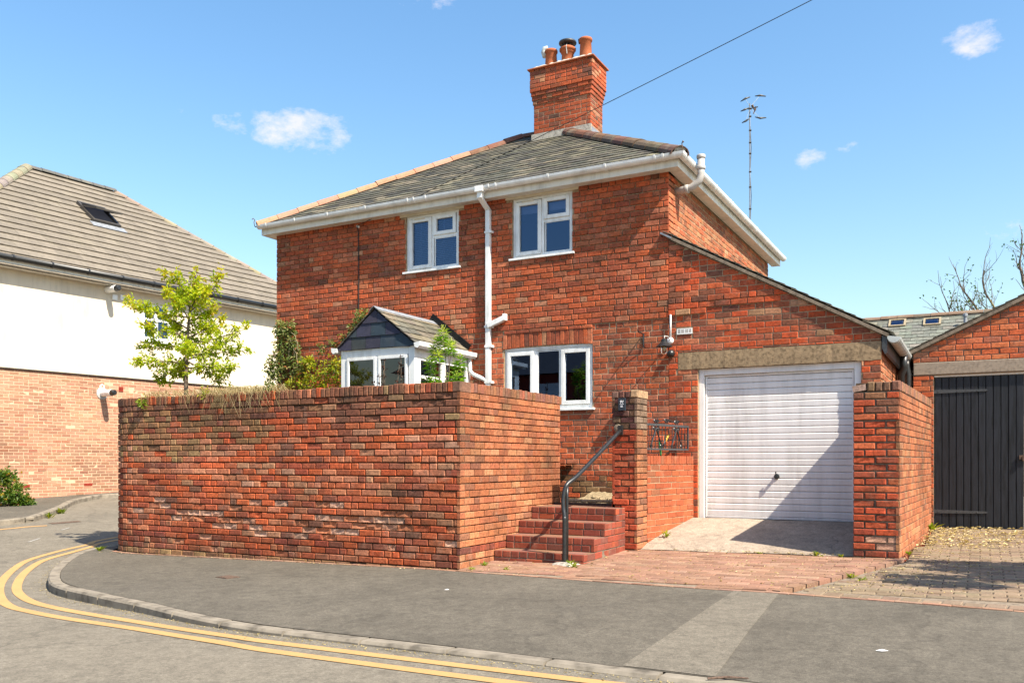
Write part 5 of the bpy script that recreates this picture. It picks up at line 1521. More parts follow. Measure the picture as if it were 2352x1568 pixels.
# ------------------------------------------------------------------ slate-roofed house far behind
rh = thing('rear_house', (-1.2, 31, .5), 'far grey slate roof with two rooflights behind the garages', 'house')
def D(u, v, d):
    t = (u - 1176) / 1990.0; q = Vector((C_ * t - S_, S_ * t + C_, (1058 - v) / 1990.0)) * d
    return Vector((q.x, q.y, q.z + CAM_H))
ra = Vector((-4.5, 28.6, 3.95)); rex = Vector((.93, .37, 0)).normalized(); rup = Vector((-.37, .93, 0)).normalized() * 2.2 + Vector((0, 0, 1.5))
rex = Vector((1, 0, 0)); rup = Vector((0, 2.6, 1.72)); ra = Vector((-6.2, 25.5, 3.71))
rl = rup.length; RW = 9.0
rr_ = mk('roof', [ra, ra + rex * RW, ra + rex * RW + rup, ra + rup], [(0, 1, 2, 3)], M['slate_dark'], rh, col=(.08, .08, .075))
RSL = palette([(5, (.145, .15, .122)), (4, (.12, .125, .105)), (2, (.175, .165, .13))])
slates(rr_, ra, rex, rup, RW, rl, .2, .32, [(1, 0, RW), (-1, 0, 0), (0, 1, rl)], 260, rng, pal=RSL, mat='slate', lift=.01)
rn = rex.cross(rup).normalized(); ru = rup.normalized()
ridge_tiles(rr_, ra + rup, ra + rup + rex * RW, 20, .12, [(.15, .11, .08), (.2, .13, .09)], rng, 'ridge_tile', .05)
MB().prism([ra + Vector((0, .3, -.1)), ra + rex * RW + Vector((0, .3, -.1)), ra + rex * RW + Vector((0, .3, -3.6)), ra + Vector((0, .3, -3.6))], (0, 2, 0)).build('wall', M['mortar_grey'], rh)
for (u, v) in ((2061, 745), (2141, 742)):
    # centre of each rooflight on the roof plane
    t = (u - 1176) / 1990.0; q = Vector((C_ * t - S_, S_ * t + C_, (1058 - v) / 1990.0)); og = Vector((0, 0, CAM_H))
    s = (ra - og).dot(rn) / q.dot(rn); c = og + q * s
    m = MB(); a, b = .23, .22
    for (x0, x1, y0, y1) in ((-a, -a + .05, -b, b), (a - .05, a, -b, b), (-a + .05, a - .05, -b, -b + .05), (-a + .05, a - .05, b - .05, b)): m.frame_box(c, rex, ru, rn, x0, x1, y0, y1, 0, .075)
    w_ = m.build('rooflight', M['wood_grey'], rh)
    m = MB(); p = [c + rex * x + ru * y + rn * .06 for x, y in ((-a + .07, -b + .07), (a - .07, -b + .07), (a - .07, b - .07), (-a + .07, b - .07))]
    m.add(p, [(0, 1, 2, 3)]).build('pane', M['glass'], w_)
c = D(2217, 750, 27.6); t = (2217 - 1176) / 1990.0; q = Vector((C_ * t - S_, S_ * t + C_, (1058 - 752) / 1990.0)); s = (ra - Vector((0, 0, CAM_H))).dot(rn) / q.dot(rn); c = Vector((0, 0, CAM_H)) + q * s
MB().lathe([(.08, -.1), (.07, .08), (.045, .12), (.045, .30), (.065, .31), (.065, .38), (.02, .40)], c, 12).build('vent_pipe', M['lead'], rh)

# ------------------------------------------------------------------ white rendered building on the left
wb = thing('rendered_building', (-19.6, 15, .3), 'long building of cream render above pale brick under a tiled hip roof', 'building')
P0 = Vector((-19.9, 11.98, 0)); we = Vector((.0965, .9953, 0)).normalized(); wn = Vector((we.y, -we.x, 0))
K0, K1 = -1.7, 10.75
mpw = planar(P0, we, wn)
BR = 3.375
WIN = (3.58, 4.46, 4.45, 5.42)
core = slab(K0, K1, -.3, BR, [], mpw, .3).build('brick_base', M['mortar_pale'], wb)
P = Pieces()
for zc0, zc1 in ((.225, BR - .0),): 
    bricks_on(P, lay(K0, K1, .0, BR, .075, .225, rng, ph=.05, joint=.012, holes=[(3.22, 3.35, 3.02, 3.15)]), mpw, wn, lambda x, z, rg, r: NEWB(rg), rng, .004, .02, ch=.003)
P.emit(core, M['brick_new'], 'brick', 'brick_courses', 300)
up = slab(K0, K1, BR + .003, 5.70, [WIN], planar(P0 + wn * .03, we, wn), .33).build('render', M['render'], wb)
MB().frame_box(P0, we, wn, (0, 0, 1), K0, K1, .0, .045, BR - .012, BR + .012).build('drip_bead', M['dark_frame'], wb)
mpw2 = planar(P0 + wn * .03, we, wn)
def wbox(mb, x0, x1, z0, z1, d0, d1): return mb.frame_box(P0 + wn * .03, we, wn, (0, 0, 1), x0, x1, d0, d1, z0, z1)
m = MB()
x0, x1, z0, z1 = WIN
for b in ((x0, x0 + .09, z0, z1), (x1 - .09, x1, z0, z1), (x0 + .09, x1 - .09, z0, z0 + .08), (x0 + .09, x1 - .09, z1 - .08, z1), ((x0 + x1) / 2 - .05, (x0 + x1) / 2 + .05, z0 + .08, z1 - .08), (x0 + .09, x1 - .09, z0 + .52, z0 + .58)): wbox(m, *b, -.10, -.03)
wbox(m, x0 - .06, x1 + .06, z0 - .06, z0 - .004, -.05, .05)
ww = m.build('window', M['upvc'], wb)
MB().add([mpw2(a, b, -.07) for a, b in ((x0 + .02, z0 + .02), (x1 - .02, z0 + .02), (x1 - .02, z1 - .02), (x0 + .02, z1 - .02))], [(0, 1, 2, 3)]).build('pane', M['glass'], ww)
MB().add([mpw2(a, b, -.3) for a, b in ((x0 - .2, z0 - .2), (x1 + .2, z0 - .2), (x1 + .2, z1 + .2), (x0 - .2, z1 + .2))], [(0, 1, 2, 3)]).build('room', M['interior'], ww)
# eaves
ZE = 5.70
m = MB(); wbox(m, K0 - .3, K1 + .3, ZE - .02, ZE + .03, 0, .22); wbox(m, K0 - .3, K1 + .3, ZE - .03, ZE + .20, .22, .245); m.build('fascia', M['paint'], wb)
go = P0 + wn * .345
m = MB(); m.tube([go + we * (K0 - .3) + Vector((0, 0, ZE + .19)), go + we * (K1 + .3) + Vector((0, 0, ZE + .19))], .062, 12)
gw = m.build('gutter', M['black_metal'], wb, smooth=True)
x = K0
while x < K1:
    c = go + we * x + Vector((0, 0, ZE + .19)); MB().tube([c, c + we * .04], .075, 12).build('gutter_bracket', M['black_metal'], gw); x += .9
# hip roof of interlocking concrete tiles, course by course
HW = 5.0; RZW = 9.8; z0 = 5.92
ev = .30
e0 = P0 + wn * ev + we * (K0 - .16 - ev + .0) + Vector((0, 0, z0 - ev * .776)); 
ua = Vector((-wn.x * (HW + ev), -wn.y * (HW + ev), (RZW - z0) + ev * .776)); ul = ua.length; un = ua.normalized()
kk0, kk1 = 3.14 - HW - ev, 5.89 + HW + ev
e0 = P0 + wn * ev + we * kk0 + Vector((0, 0, z0 - ev * .776)); EWd = kk1 - kk0; s45 = (HW + ev) / ul
e1 = e0 + we * EWd
ap0, ap1 = e0 + we * (HW + ev) + ua, e1 - we * (HW + ev) + ua
bk = Vector((-wn.x, -wn.y, 0)) * (HW + ev) * 2
rw = mk('roof', [e0, e1, ap1, ap0, e0 + bk, e1 + bk], [(0, 1, 2, 3), (1, 5, 2), (5, 4, 3, 2), (4, 0, 3)], M['concrete_tile'], wb, col=(.2, .17, .13))
nnw = we.cross(un).normalized()
if nnw.z < 0: nnw = -nnw
def course_rows(parent, o, ex, uu, length, width, inside, ng_, name):
    o, ex, uu = Vector(o), Vector(ex), Vector(uu); nn = ex.cross(uu).normalized()
    if nn.z < 0: nn = -nn
    rows = ng_; g = length / rows
    for r in range(rows):
        u0 = r * g - .04; u1 = (r + 1) * g + .05
        poly = [(0, u0), (width, u0), (width, u1), (0, u1)]
        for c in inside: poly = clip(poly, *c) if len(poly) >= 3 else poly
        if len(poly) < 3 or area2(poly) < .005: continue
        a0 = min(p[0] for p in poly); a1 = max(p[0] for p in poly)
        m = MB(); x = math.floor(a0 / .33) * .33 - (r % 2) * .165
        while x < a1:
            cell = clip(clip(list(poly), 1, 0, x + .330), -1, 0, -x)
            if len(cell) >= 3 and area2(cell) > .001:
                n = len(cell); j = rng.gauss(0, .0015); c = rng.uniform(.86, 1.1)
                v = [o + ex * p + uu * w + nn * (.042 * (1 - (w - u0) / (u1 - u0)) + .006 + j) for p, w in cell] + [o + ex * p + uu * w + nn * (.042 * (1 - (w - u0) / (u1 - u0)) - .018 + j) for p, w in cell]
                m.add(v, [tuple(range(n)), tuple(range(n, 2 * n))[::-1]] + [(i, n + i, n + (i + 1) % n, (i + 1) % n) for i in range(n)], tuple(q * c for q in (.168, .142, .110)))
            x += .33
        m.build(name, M['concrete_tile'], parent, color=True)
course_rows(rw, e0, we, un, ul, EWd, [(-1, s45, 0), (1, s45, EWd), (0, 1, ul)], 19, 'tile_course')
el = bk.normalized(); ul2 = (ap0 - e0 - bk * .5); ul2n = ul2.normalized()
course_rows(rw, e0, el, ul2n, ul2.length, bk.length, [(-1, s45, 0), (1, s45, bk.length)], 19, 'end_tile_course')
hipw = lambda t, rg: [q * rg.uniform(.85, 1.1) for q in (.21, .18, .14)]
ridge_tiles(rw, e0, ap0, 20, .16, hipw, rng, lift=.03); ridge_tiles(rw, e1, ap1, 20, .13, hipw, rng, lift=.01)
ridge_tiles(rw, ap0, ap1, 7, .13, [(.10, .10, .095)], rng, 'ridge_tile', .04)
# rooflight, propped open
def on_roof(u, v):
    t = (u - 1176) / 1990.0; q = Vector((C_ * t - S_, S_ * t + C_, (1058 - v) / 1990.0)); og = Vector((0, 0, CAM_H))
    return og + q * ((e0 - og).dot(nnw) / q.dot(nnw))
c = on_roof(225, 498)
m = MB(); a, b = .42, .55
for (q0, q1, r0, r1) in ((-a, -a + .07, -b, b), (a - .07, a, -b, b), (-a + .07, a - .07, -b, -b + .08), (-a + .07, a - .07, b - .07, b)): m.frame_box(c, we, un, nnw, q0, q1, r0, r1, 0, .12)
sk = m.build('rooflight', M['dark_frame'], wb)
MB().frame_box(c, we, un, nnw, -a - .1, a + .1, -b - .25, -b, .03, .05).build('rooflight_flashing', M['lead'], sk)
tl = Matrix.Rotation(math.radians(24), 3, we); o_ = c + un * .1
u2 = tl @ un; n2 = tl @ nnw
if (u2 - un).dot(nnw) > 0: tl = Matrix.Rotation(math.radians(-24), 3, we); u2 = tl @ un; n2 = tl @ nnw
m = MB(); cc = c + un * .25 + nnw * .10
for (q0, q1, r0, r1) in ((-a + .02, -a + .09, -.75, .25), (a - .09, a - .02, -.75, .25), (-a + .09, a - .09, -.75, -.67), (-a + .09, a - .09, .18, .25)): m.frame_box(cc, we, u2, n2, q0, q1, r0, r1, 0, .05)
sa = m.build('rooflight_sash', M['dark_frame'], sk)
MB().add([cc + we * x + u2 * y + n2 * .02 for x, y in ((-a + .09, -.67), (a - .09, -.67), (a - .09, .18), (-a + .09, .18))], [(0, 1, 2, 3)]).build('pane', M['glass'], sa)
MB().add([c + we * x + un * y + nnw * .052 for x, y in ((-a + .07, -b + .08), (a - .07, -b + .08), (a - .07, b - .07), (-a + .07, b - .07))], [(0, 1, 2, 3)]).build('opening', M['interior'], sk)
# flues and small vents on that wall
def wall_at(u, v):
    t = (u - 1176) / 1990.0; q = Vector((C_ * t - S_, S_ * t + C_, (1058 - v) / 1990.0)); og = Vector((0, 0, CAM_H))
    return og + q * ((P0 + wn * .03 - og).dot(wn) / q.dot(wn))
for (u, v, lab) in ((246, 666, 'white boiler flue with black tip high on the cream render'), (236, 903, 'white boiler flue with black tip low on the pale brick')):
    c = wall_at(u, v); fl = thing('boiler_flue', tuple(c), lab, 'flue', 'boiler flues on the left building')
    MB().lathe([(.16, 0), (.15, .02), (.09, .03)], c - wn * .03, 16, axis=wn).build('collar', M['grey_plastic'], fl)
    MB().lathe([(.085, 0), (.085, .40)], c, 14, axis=wn).build('pipe', M['upvc'], fl, smooth=False)
    MB().lathe([(.072, .40), (.078, .42), (.07, .52), (.05, .54)], c, 14, axis=wn).build('tip', M['black_metal'], fl)
c = wall_at(236, 888); tag(MB().lathe([(.07, 0), (.065, .012), (.04, .016), (.035, .0)], c - wn * .03, 14, axis=wn).build('overflow_outlet', M['upvc']), 'small round white outlet above the lower boiler flue', 'vent')
m = MB(); c = wall_at(279, 893) - wn * .03
for i in range(4): m.frame_box(c, we, wn, (0, 0, 1), -.06, .06, 0, .02 - .008 * (i % 2), -.065 + .032 * i, -.036 + .032 * i)
tag(m.build('brick_vent', M['air_brick']), 'square red-brown vent in the pale brick near the garden wall', 'vent')
for (u, v, lab) in ((59, 1116, 'red air brick at the foot of the pale wall beside the bush'), (204, 1112, 'red air brick at the foot of the pale wall near the kerb')):
    m = MB(); c = wall_at(u, v) - wn * .03; m.frame_box(c, we, wn, (0, 0, 1), -.107, .107, -.01, .008, -.032, .032)
    for i in range(5):
        for j in range(2): m.frame_box(c, we, wn, (0, 0, 1), -.09 + i * .037, -.072 + i * .037, .008, .011, -.024 + j * .028, -.006 + j * .028)
    tag(m.build('air_brick', M['air_brick']), lab, 'air brick')
for i, (u, v) in enumerate(((263, 683), (281, 684))):
    c = wall_at(u, v); m = MB().frame_box(c, we, wn, (0, 0, 1), -.07, .07, -.002, .03, -.07, .07)
    tag(m.build('wall_box', M['upvc'], bevel=.01), ('small square white box on the cream render beside the upper flue', 'small square white box on the cream render nearer the window')[i], 'box')

# ------------------------------------------------------------------ a house across the street, met only in the window reflections
oh = thing('opposite_house', (-16, -12, 0), 'brick house across the street mirrored in the ground floor window', 'house')
MB().box(-22, -11, -17, -10, -.2, 5.0).build('wall', M['air_brick'], oh)
mk('roof', [(-22.4, -17.4, 5), (-10.6, -17.4, 5), (-10.6, -9.6, 5), (-22.4, -9.6, 5), (-18.5, -13.5, 8), (-14.5, -13.5, 8)], [(0, 1, 5, 4), (1, 2, 5), (2, 3, 4, 5), (3, 0, 4)], M['slate_dark'], oh, col=(.06, .06, .065))
for x in (-20.5, -17.5, -14): MB().box(x, x + 1.6, -10.02, -9.95, 3.2, 4.6).build('window', M['upvc'], oh); MB().box(x, x + 1.6, -10.02, -9.95, .9, 2.3).build('window', M['upvc'], oh)
# ------------------------------------------------------------------ fittings on the house
sv = MB()
sv.tube([(XR + .0, 12.30, 5.16), (XR + .18, 12.30, 5.17), (XR + .26, 12.30, 5.19), (XR + .36, 12.30, 5.27), (XR + .385, 12.30, 5.35), (XR + .385, 12.30, 5.62)], .052, 16)
svo = tag(sv.build('soil_vent', M['grey_plastic'], smooth=True), 'grey plastic vent pipe bending round the white gutter at the house corner', 'vent pipe')
for (x, z, ax) in ((XR + .17, 5.17, (1, 0, .05)), (XR + .385, 5.44, (0, 0, 1)), (XR + .385, 5.60, (0, 0, 1))): MB().lathe([(.06, -.02), (.064, -.01), (.064, .02), (.06, .03)], (x, 12.30, z), 16, axis=ax).build('collar', M['grey_plastic'], svo, smooth=True)
m = MB(); m.frame_box((-6.84, 11.93, 3.36), Vector((.95, -.0, .32)), (0, 1, 0), Vector((-.32, 0, .95)), -.03, .30, -.045, .04, -.03, .05)
m.box(-6.60, -6.55, 11.90, 11.99, 3.43, 3.53)
tag(m.build('branch_pipe', M['upvc'], bevel=.006), 'short white branch pipe slanting from the wall into the tall downpipe', 'pipe')
lamp = thing('wall_lamp', (-3.93, 11.9, 2.8), 'black wall lantern with a wide shade and clear bulb beside the garage', 'lamp')
LC = Vector((-3.90, 11.725, 2.85))
MB().lathe([(.112, -.03), (.114, -.024), (.05, .035), (.042, .04), (.042, .075), (.015, .085)], LC, 22).build('shade', M['black_metal'], lamp, smooth=False)
MB().lathe([(.046, .0), (.05, -.06), (.046, -.11), (.03, -.135), (.005, -.14)], LC, 16).build('bulb_glass', M['bulb_glass'], lamp, smooth=True)
MB().lathe([(.016, .0), (.022, -.05), (.012, -.09)], LC, 10).build('bulb', M['bulb'], lamp, smooth=True)
MB().tube([LC + Vector((0, 0, .08)), LC + Vector((0, .02, .125)), LC + Vector((.01, .14, .13)), LC + Vector((.01, .265, .07))], .008, 8).build('arm', M['grey_plastic'], lamp, smooth=True)
MB().lathe([(.05, 0), (.052, .02), (.035, .045)], (-3.893, 11.985, 2.935), 16, axis=(0, -1, 0)).build('rose', M['upvc'], lamp, smooth=True)
MB().tube([(-3.885, 11.965, 2.97), (-3.885, 11.965, 3.30), (-3.89, 11.985, 3.315)], .014, 8).build('conduit', M['upvc'], lamp, smooth=True)
MB().lathe([(.055, 0), (.055, .03), (.045, .06), (.02, .08)], (-3.875, 11.985, 2.755), 18, axis=(-.25, -1, -.2)).build('sensor', M['black_metal'], lamp, smooth=True)
m = MB().tube([(-4.300, 11.985, 3.06), (-4.295, 11.80, 3.065), (-4.29, 11.745, 3.06), (-4.29, 11.725, 3.09)], .010, 6); m.tube([(-4.295, 11.985, 3.07), (-4.295, 11.975, 2.86)], .010, 6); m.tube([(-4.295, 11.975, 2.87), (-4.295, 11.90, 2.99)], .007, 6)
tag(m.build('basket_hook', M['black_metal']), 'small black iron basket hook on the brick left of the lamp', 'hook')
# overhead wire and its run down the wall
a = Vector((-9.49, 11.93, 5.285)); b = Vector((1.6, 10.22, 7.1)); 
tt = (1830 - 1176) / 1990.0; b = Vector((C_ * tt - S_, S_ * tt + C_, 1058 / 1990.0)) * 11.0 + Vector((0, 0, CAM_H))
pts = []
for k in range(41):
    t = k / 40 * 2.2; p = a + (b - a) * t; p.z -= .10 * (1 - (2 * min(t / 2.2, 1) - 1) ** 2); pts.append(p)
ow = MB().tube(pts, .005, 6)
owo = tag(ow.build('overhead_cable', M['cable']), 'thin black overhead cable running from the house wall up past the chimney', 'cable')
MB().tube([a, (-9.49, 11.965, 5.2), (-9.485, 11.975, 4.5), (-9.49, 11.975, 3.85)], .009, 6).build('wall_cable', M['cable'], owo)
MB().lathe([(.02, 0), (.028, .02), (.02, .05)], (-9.49, 11.985, 5.28), 10, axis=(0, -1, 0)).build('insulator', M['upvc'], owo)
# television aerial
def DD(u, v, d=18.4):
    t = (u - 1176) / 1990.0; q = Vector((C_ * t - S_, S_ * t + C_, (1058 - v) / 1990.0)) * d
    return Vector((q.x, q.y, q.z + CAM_H))
ae = thing('television_aerial', tuple(DD(1722, 560)), 'tall thin television aerial mast standing behind the house roof', 'aerial')
MB().tube([DD(1722, 575), DD(1722.5, 400), DD(1722, 238)], .012, 8).build('mast', M['lead'], ae)
MB().tube([DD(1723.5, 505), DD(1725.5, 450), DD(1722.8, 400), DD(1725.3, 340), DD(1723, 290)], .007, 5).build('lead', M['cable'], ae)
for v in (268, 300, 328, 353, 395, 430, 480, 250): MB().tube([DD(1720.5, v), DD(1725.5, v - .4)], .02, 6).build('clip', M['cable'], ae)
MB().tube([DD(1718, 251, 18.6), DD(1740, 246, 18.1)], .012, 6).build('boom', M['grey_metal'], ae)
for p, q, r in (((1701, 233.5), (1712, 226.5), (1723, 223)), ((1734, 221), (1746, 219.5), (1759, 221.5)), ((1704, 282.5), (1713, 278), (1722, 272)), ((1734, 269), (1746, 271.5), (1760, 270.5)), ((1701, 256), (1710, 252), (1720, 248))):
    MB().tube([DD(*p), DD(*q), DD(*r)], [.008, .022, .010], 7).build('element', M['grey_metal'], ae, smooth=True)
for p, q in (((1712, 226.5), (1722, 245)), ((1746, 219.5), (1724, 245)), ((1713, 278), (1722, 250)), ((1746, 271.5), (1724, 250))): MB().tube([DD(*p), DD(*q)], .0035, 5).build('stay', M['galv'], ae)
m = MB().tube([DD(1727, 242), DD(1730, 246), DD(1734, 254), DD(1730, 262)], [.03, .02, .014, .008], 7); m.tube([DD(1735.5, 245), DD(1735.5, 254)], .012, 6); m.build('dipole', M['rust'], ae)

# ------------------------------------------------------------------ plants
def leaf(mb, c, d, n, L, w, val, fold=.25):
    d = d.normalized(); s = d.cross(n)
    if s.length < 1e-4: s = d.orthogonal()
    s.normalize(); n = s.cross(d)
    b = c; t = c + d * L - n * L * .12; m1 = c + d * L * .45
    mb.add([b, m1 + s * w / 2 + n * w * fold, t, m1 - s * w / 2 + n * w * fold], [(0, 1, 2), (0, 2, 3)], (val, 0, 0))
def rv(r): 
    while True:
        v = Vector((r.uniform(-1, 1), r.uniform(-1, 1), r.uniform(-1, 1)))
        if .05 < v.length < 1: return v.normalized()
RGT = Vector((C_, S_, 0)); FWD = Vector((-S_, C_, 0))
def curve(a, b, sag, r, n=6):
    out = []
    side = rv(r) * sag
    for k in range(n + 1):
        t = k / n; out.append(a + (b - a) * t + side * math.sin(math.pi * t))
    return out
rg = random.Random(131)
tb = Vector((-10.13, 8.82, 1.15))
maple = thing('maple_tree', tuple(tb), 'small yellow-green leafy tree growing behind the left end of the wall', 'tree')
trunk = MB(); fol = MB()
T = lambda u, v, dd=0: tb + RGT * ((u - 425) * .0063) + FWD * dd + Vector((0, 0, (1058 - v) * .0063 + 1.22 - tb.z))
top = T(437, 640)
main = [tb, T(424, 880), T(425, 820), T(428, 760), T(434, 700), top]
trunk.tube(main, [.032, .03, .026, .02, .013, .005], 8)
LIMBS = [((425, 852), (352, 868), .2), ((426, 845), (540, 848), -.25), ((425, 835), (335, 838), -.3), ((426, 815), (548, 800), .2), ((426, 800), (322, 795), .15), ((427, 790), (569, 757), -.15),
         ((427, 775), (480, 720), .4), ((428, 770), (355, 765), -.4), ((429, 755), (288, 690), .1), ((430, 740), (478, 750), .3), ((431, 728), (320, 712), -.25), ((432, 715), (500, 626), .1),
         ((433, 700), (395, 632), -.15), ((434, 690), (440, 628), .1), ((433, 705), (380, 680), .3), ((432, 715), (485, 680), -.3), ((431, 735), (410, 690), -.5), ((431, 735), (455, 690), .5),
         ((428, 770), (395, 800), .55), ((427, 790), (465, 815), -.55), ((426, 810), (380, 850), .5), ((426, 830), (480, 868), .45), ((426, 825), (500, 770), .45), ((428, 765), (365, 735), .5)]
for (p, q, dd) in LIMBS:
    a, b = T(*p), T(*q, dd)
    cv = curve(a, b, .05, rg, 8); cv[-2].z -= .01
    L = (b - a).length
    trunk.tube(cv, [.010 * (1 - k / 9) + .002 for k in range(9)], 5)
    axis = (b - a).normalized()
    for k in range(2, 9):
        for tw in range(3):
            c0 = cv[k] + rv(rg) * .015
            tip = c0 + (axis * rg.uniform(.1, .6) + rv(rg) * .75).normalized() * rg.uniform(.06, .17) * (1.2 - .06 * k) + Vector((0, 0, .015))
            if tw == 0: trunk.tube([c0, tip], [.003, .0015], 4)
            nl = rg.randint(14, 21)
            for j in range(nl):
                c = c0 + (tip - c0) * rg.uniform(.1, 1.15) + rv(rg) * .035
                hgt = (c.z - 1.9) / 2
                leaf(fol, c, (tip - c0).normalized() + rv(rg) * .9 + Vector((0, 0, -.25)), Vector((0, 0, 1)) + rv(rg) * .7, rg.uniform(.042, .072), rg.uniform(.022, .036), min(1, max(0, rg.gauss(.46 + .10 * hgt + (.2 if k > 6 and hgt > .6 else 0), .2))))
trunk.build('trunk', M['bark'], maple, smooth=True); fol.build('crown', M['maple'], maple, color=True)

def leafmass(name, mat, centers, n, L, parent, r, spread=1.0, up=.3, stems=True, stem_from=None, vmean=.5, outward=None):
    fol = MB(); st = MB()
    for i in range(n):
        c, rad = centers[r.randrange(len(centers))]
        dvec = rv(r); k = r.random() ** .45
        p = Vector(c) + Vector((dvec.x * rad[0], dvec.y * rad[1], dvec.z * rad[2])) * k
        for j in range(3):
            d = dvec * .6 + rv(r) + Vector((0, 0, -.2)) + (Vector(outward) if outward else Vector())
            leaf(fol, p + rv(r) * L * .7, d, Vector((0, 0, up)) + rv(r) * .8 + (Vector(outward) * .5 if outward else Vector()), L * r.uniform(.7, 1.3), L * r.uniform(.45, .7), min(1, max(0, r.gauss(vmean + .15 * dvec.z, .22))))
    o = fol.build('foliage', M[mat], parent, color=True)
    if stem_from:
        for c, rad in centers:
            st.tube(curve(Vector(stem_from), Vector(c), .08, r, 6), [.010, .009, .008, .007, .006, .004, .003], 5)
        st.build('stem', M['bark'], parent)
rg = random.Random(141)
cl = thing('climbing_plant', (-10.9, 11.85, 1.2), 'grey-green climber straggling up the left corner of the house', 'plant')
cs = [((-11.2, 11.85, 3.6), (.12, .08, .15)), ((-11.12, 11.86, 3.4), (.2, .1, .18)), ((-11.1, 11.85, 3.15), (.22, .12, .2)), ((-11.15, 11.82, 2.9), (.22, .12, .2)), ((-11.25, 11.8, 2.7), (.2, .15, .2)), ((-10.9, 11.88, 3.3), (.12, .06, .15)), ((-11.32, 11.8, 2.95), (.12, .12, .2)), ((-10.85, 11.88, 3.05), (.1, .05, .15))]
leafmass('climber', 'ivy', cs + [((-10.75, 11.86, 2.85), (.2, .1, .2)), ((-11.0, 11.86, 3.62), (.15, .07, .12))], 720, .06, cl, rg, stem_from=(-11.1, 11.9, 1.2), vmean=.5)
m = MB()
for k in range(6):
    p = Vector((rg.uniform(-11.2, -10.8), 11.86, rg.uniform(3.0, 3.6))); q = p + Vector((rg.uniform(.1, .35), -.02, rg.uniform(-.6, -.2)))
    m.tube([p, (p + q) / 2 + Vector((rg.uniform(0, .12), -.03, rg.uniform(0, .08))), q], .005, 4)
m.build('tendril', M['wood_grey'], cl)
cl2 = thing('yellow_shrub', (-10.2, 11.7, 1.2), 'bright yellow-green shrub trained against the house wall beside the porch', 'plant')
cs = [((-10.4, 11.75, 2.55), (.3, .18, .2)), ((-10.1, 11.72, 2.75), (.3, .18, .2)), ((-9.75, 11.7, 2.85), (.3, .2, .2)), ((-9.5, 11.68, 2.75), (.28, .2, .22)), ((-9.8, 11.7, 2.5), (.4, .2, .2)), ((-9.35, 11.7, 2.5), (.25, .2, .25)), ((-10.7, 11.78, 2.6), (.25, .15, .15)), ((-9.2, 11.7, 2.95), (.16, .15, .2)), ((-10.45, 11.78, 2.95), (.12, .1, .1))]
leafmass('shrub', 'climber', cs, 620, .062, cl2, rg, stem_from=(-9.9, 11.8, 1.2), vmean=.55)
cl3 = thing('wall_creeper', (-9.6, 11.9, 3.2), 'thin leafy climber reaching along the brick to the porch gable', 'plant')
pts = [Vector(p) for p in ((-10.25, 11.93, 3.20), (-10.0, 11.92, 3.28), (-9.75, 11.92, 3.36), (-9.5, 11.91, 3.52), (-9.35, 11.9, 3.70))]
m = MB().tube(pts, .009, 5); m.build('stem', M['bark'], cl3)
leafmass('strand', 'ivy', [((p.x, p.y - .03, p.z), (.09, .05, .07)) for p in pts[:3]] + [((-9.45, 11.88, 3.6), (.12, .08, .12)), ((-9.35, 11.86, 3.74), (.1, .08, .09)), ((-9.5, 11.88, 3.5), (.14, .08, .1))] * 2, 130, .055, cl3, rg, vmean=.45)
# palmate shrub before the porch
rg = random.Random(151)
sh = thing('palmate_shrub', (-6.28, 9.7, 1.2), 'bright lime shrub with fingered leaves rising above the wall by the porch', 'shrub')
st = MB(); fol = MB()
base = Vector((-6.28, 9.7, 1.2))
tips = [(.00, 0, 2.93), (-.14, .1, 2.72), (.14, -.1, 2.74), (-.20, 0, 2.52), (.20, .1, 2.50), (-.05, -.15, 2.62), (.07, .12, 2.80), (-.12, -.1, 2.36), (.12, .05, 2.32), (.26, -.05, 2.34), (-.26, .1, 2.30), (.0, -.1, 2.22), (.17, -.12, 2.2), (-.18, .0, 2.18), (.27, .1, 2.58), (-.09, .12, 2.83)]
for (dx, dy, z) in tips:
    tip = base + RGT * dx * .85 + FWD * dy + Vector((0, 0, z - 1.2)); st.tube(curve(base + Vector((0, 0, .5)), tip, .05, rg, 5), [.012, .010, .008, .006, .004, .003], 5)
    for w in range(5):
        c = tip - Vector((0, 0, .03 * w)); 
        for k in range(10):
            a = 6.28 * k / 10 + w; d = Vector((math.cos(a), math.sin(a), rg.uniform(-.25, .55) + (.4 if w == 0 else -.1)))
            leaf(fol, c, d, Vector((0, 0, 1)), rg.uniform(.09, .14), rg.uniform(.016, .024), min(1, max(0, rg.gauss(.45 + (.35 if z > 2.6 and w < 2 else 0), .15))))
    if z > 2.3:
        for k in range(26): leaf(fol, tip + rv(rg) * .05 + Vector((0, 0, .04)), rv(rg), rv(rg), .022, .018, .97)
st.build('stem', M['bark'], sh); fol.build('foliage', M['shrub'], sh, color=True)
for i, (x, y, h, lab) in enumerate(((-7.30, 9.8, 2.62, 'dark-leaved upright plant at the porch corner, nearest the window'), (-7.05, 9.75, 2.64, 'dark-leaved upright plant between the porch corner and the lime shrub'), (-7.62, 9.9, 2.42, 'low dark-leaved plant before the right porch pane'))):
    d_ = thing('dark_plant', (x, y, 1.2), lab, 'plant', 'dark plants by the porch'); st = MB(); fol = MB()
    for s in range(2 if i < 2 else 4):
        p = Vector((x, y, 1.2)); q = Vector((x + rg.uniform(-.06, .06) * (3 if i == 2 else 1), y, h - .1 * s)); cv = curve(p, q, .04, rg, 12); st.tube(cv, .005, 4)
        for k in range(4, 13):
            for j in range(6): leaf(fol, cv[k] + rv(rg) * .015, rv(rg), Vector((0, 0, 1)) + rv(rg), rg.uniform(.03, .05), .024, rg.random())
    st.build('stem', M['bark'], d_); fol.build('foliage', M['dark_plant'], d_, color=True)
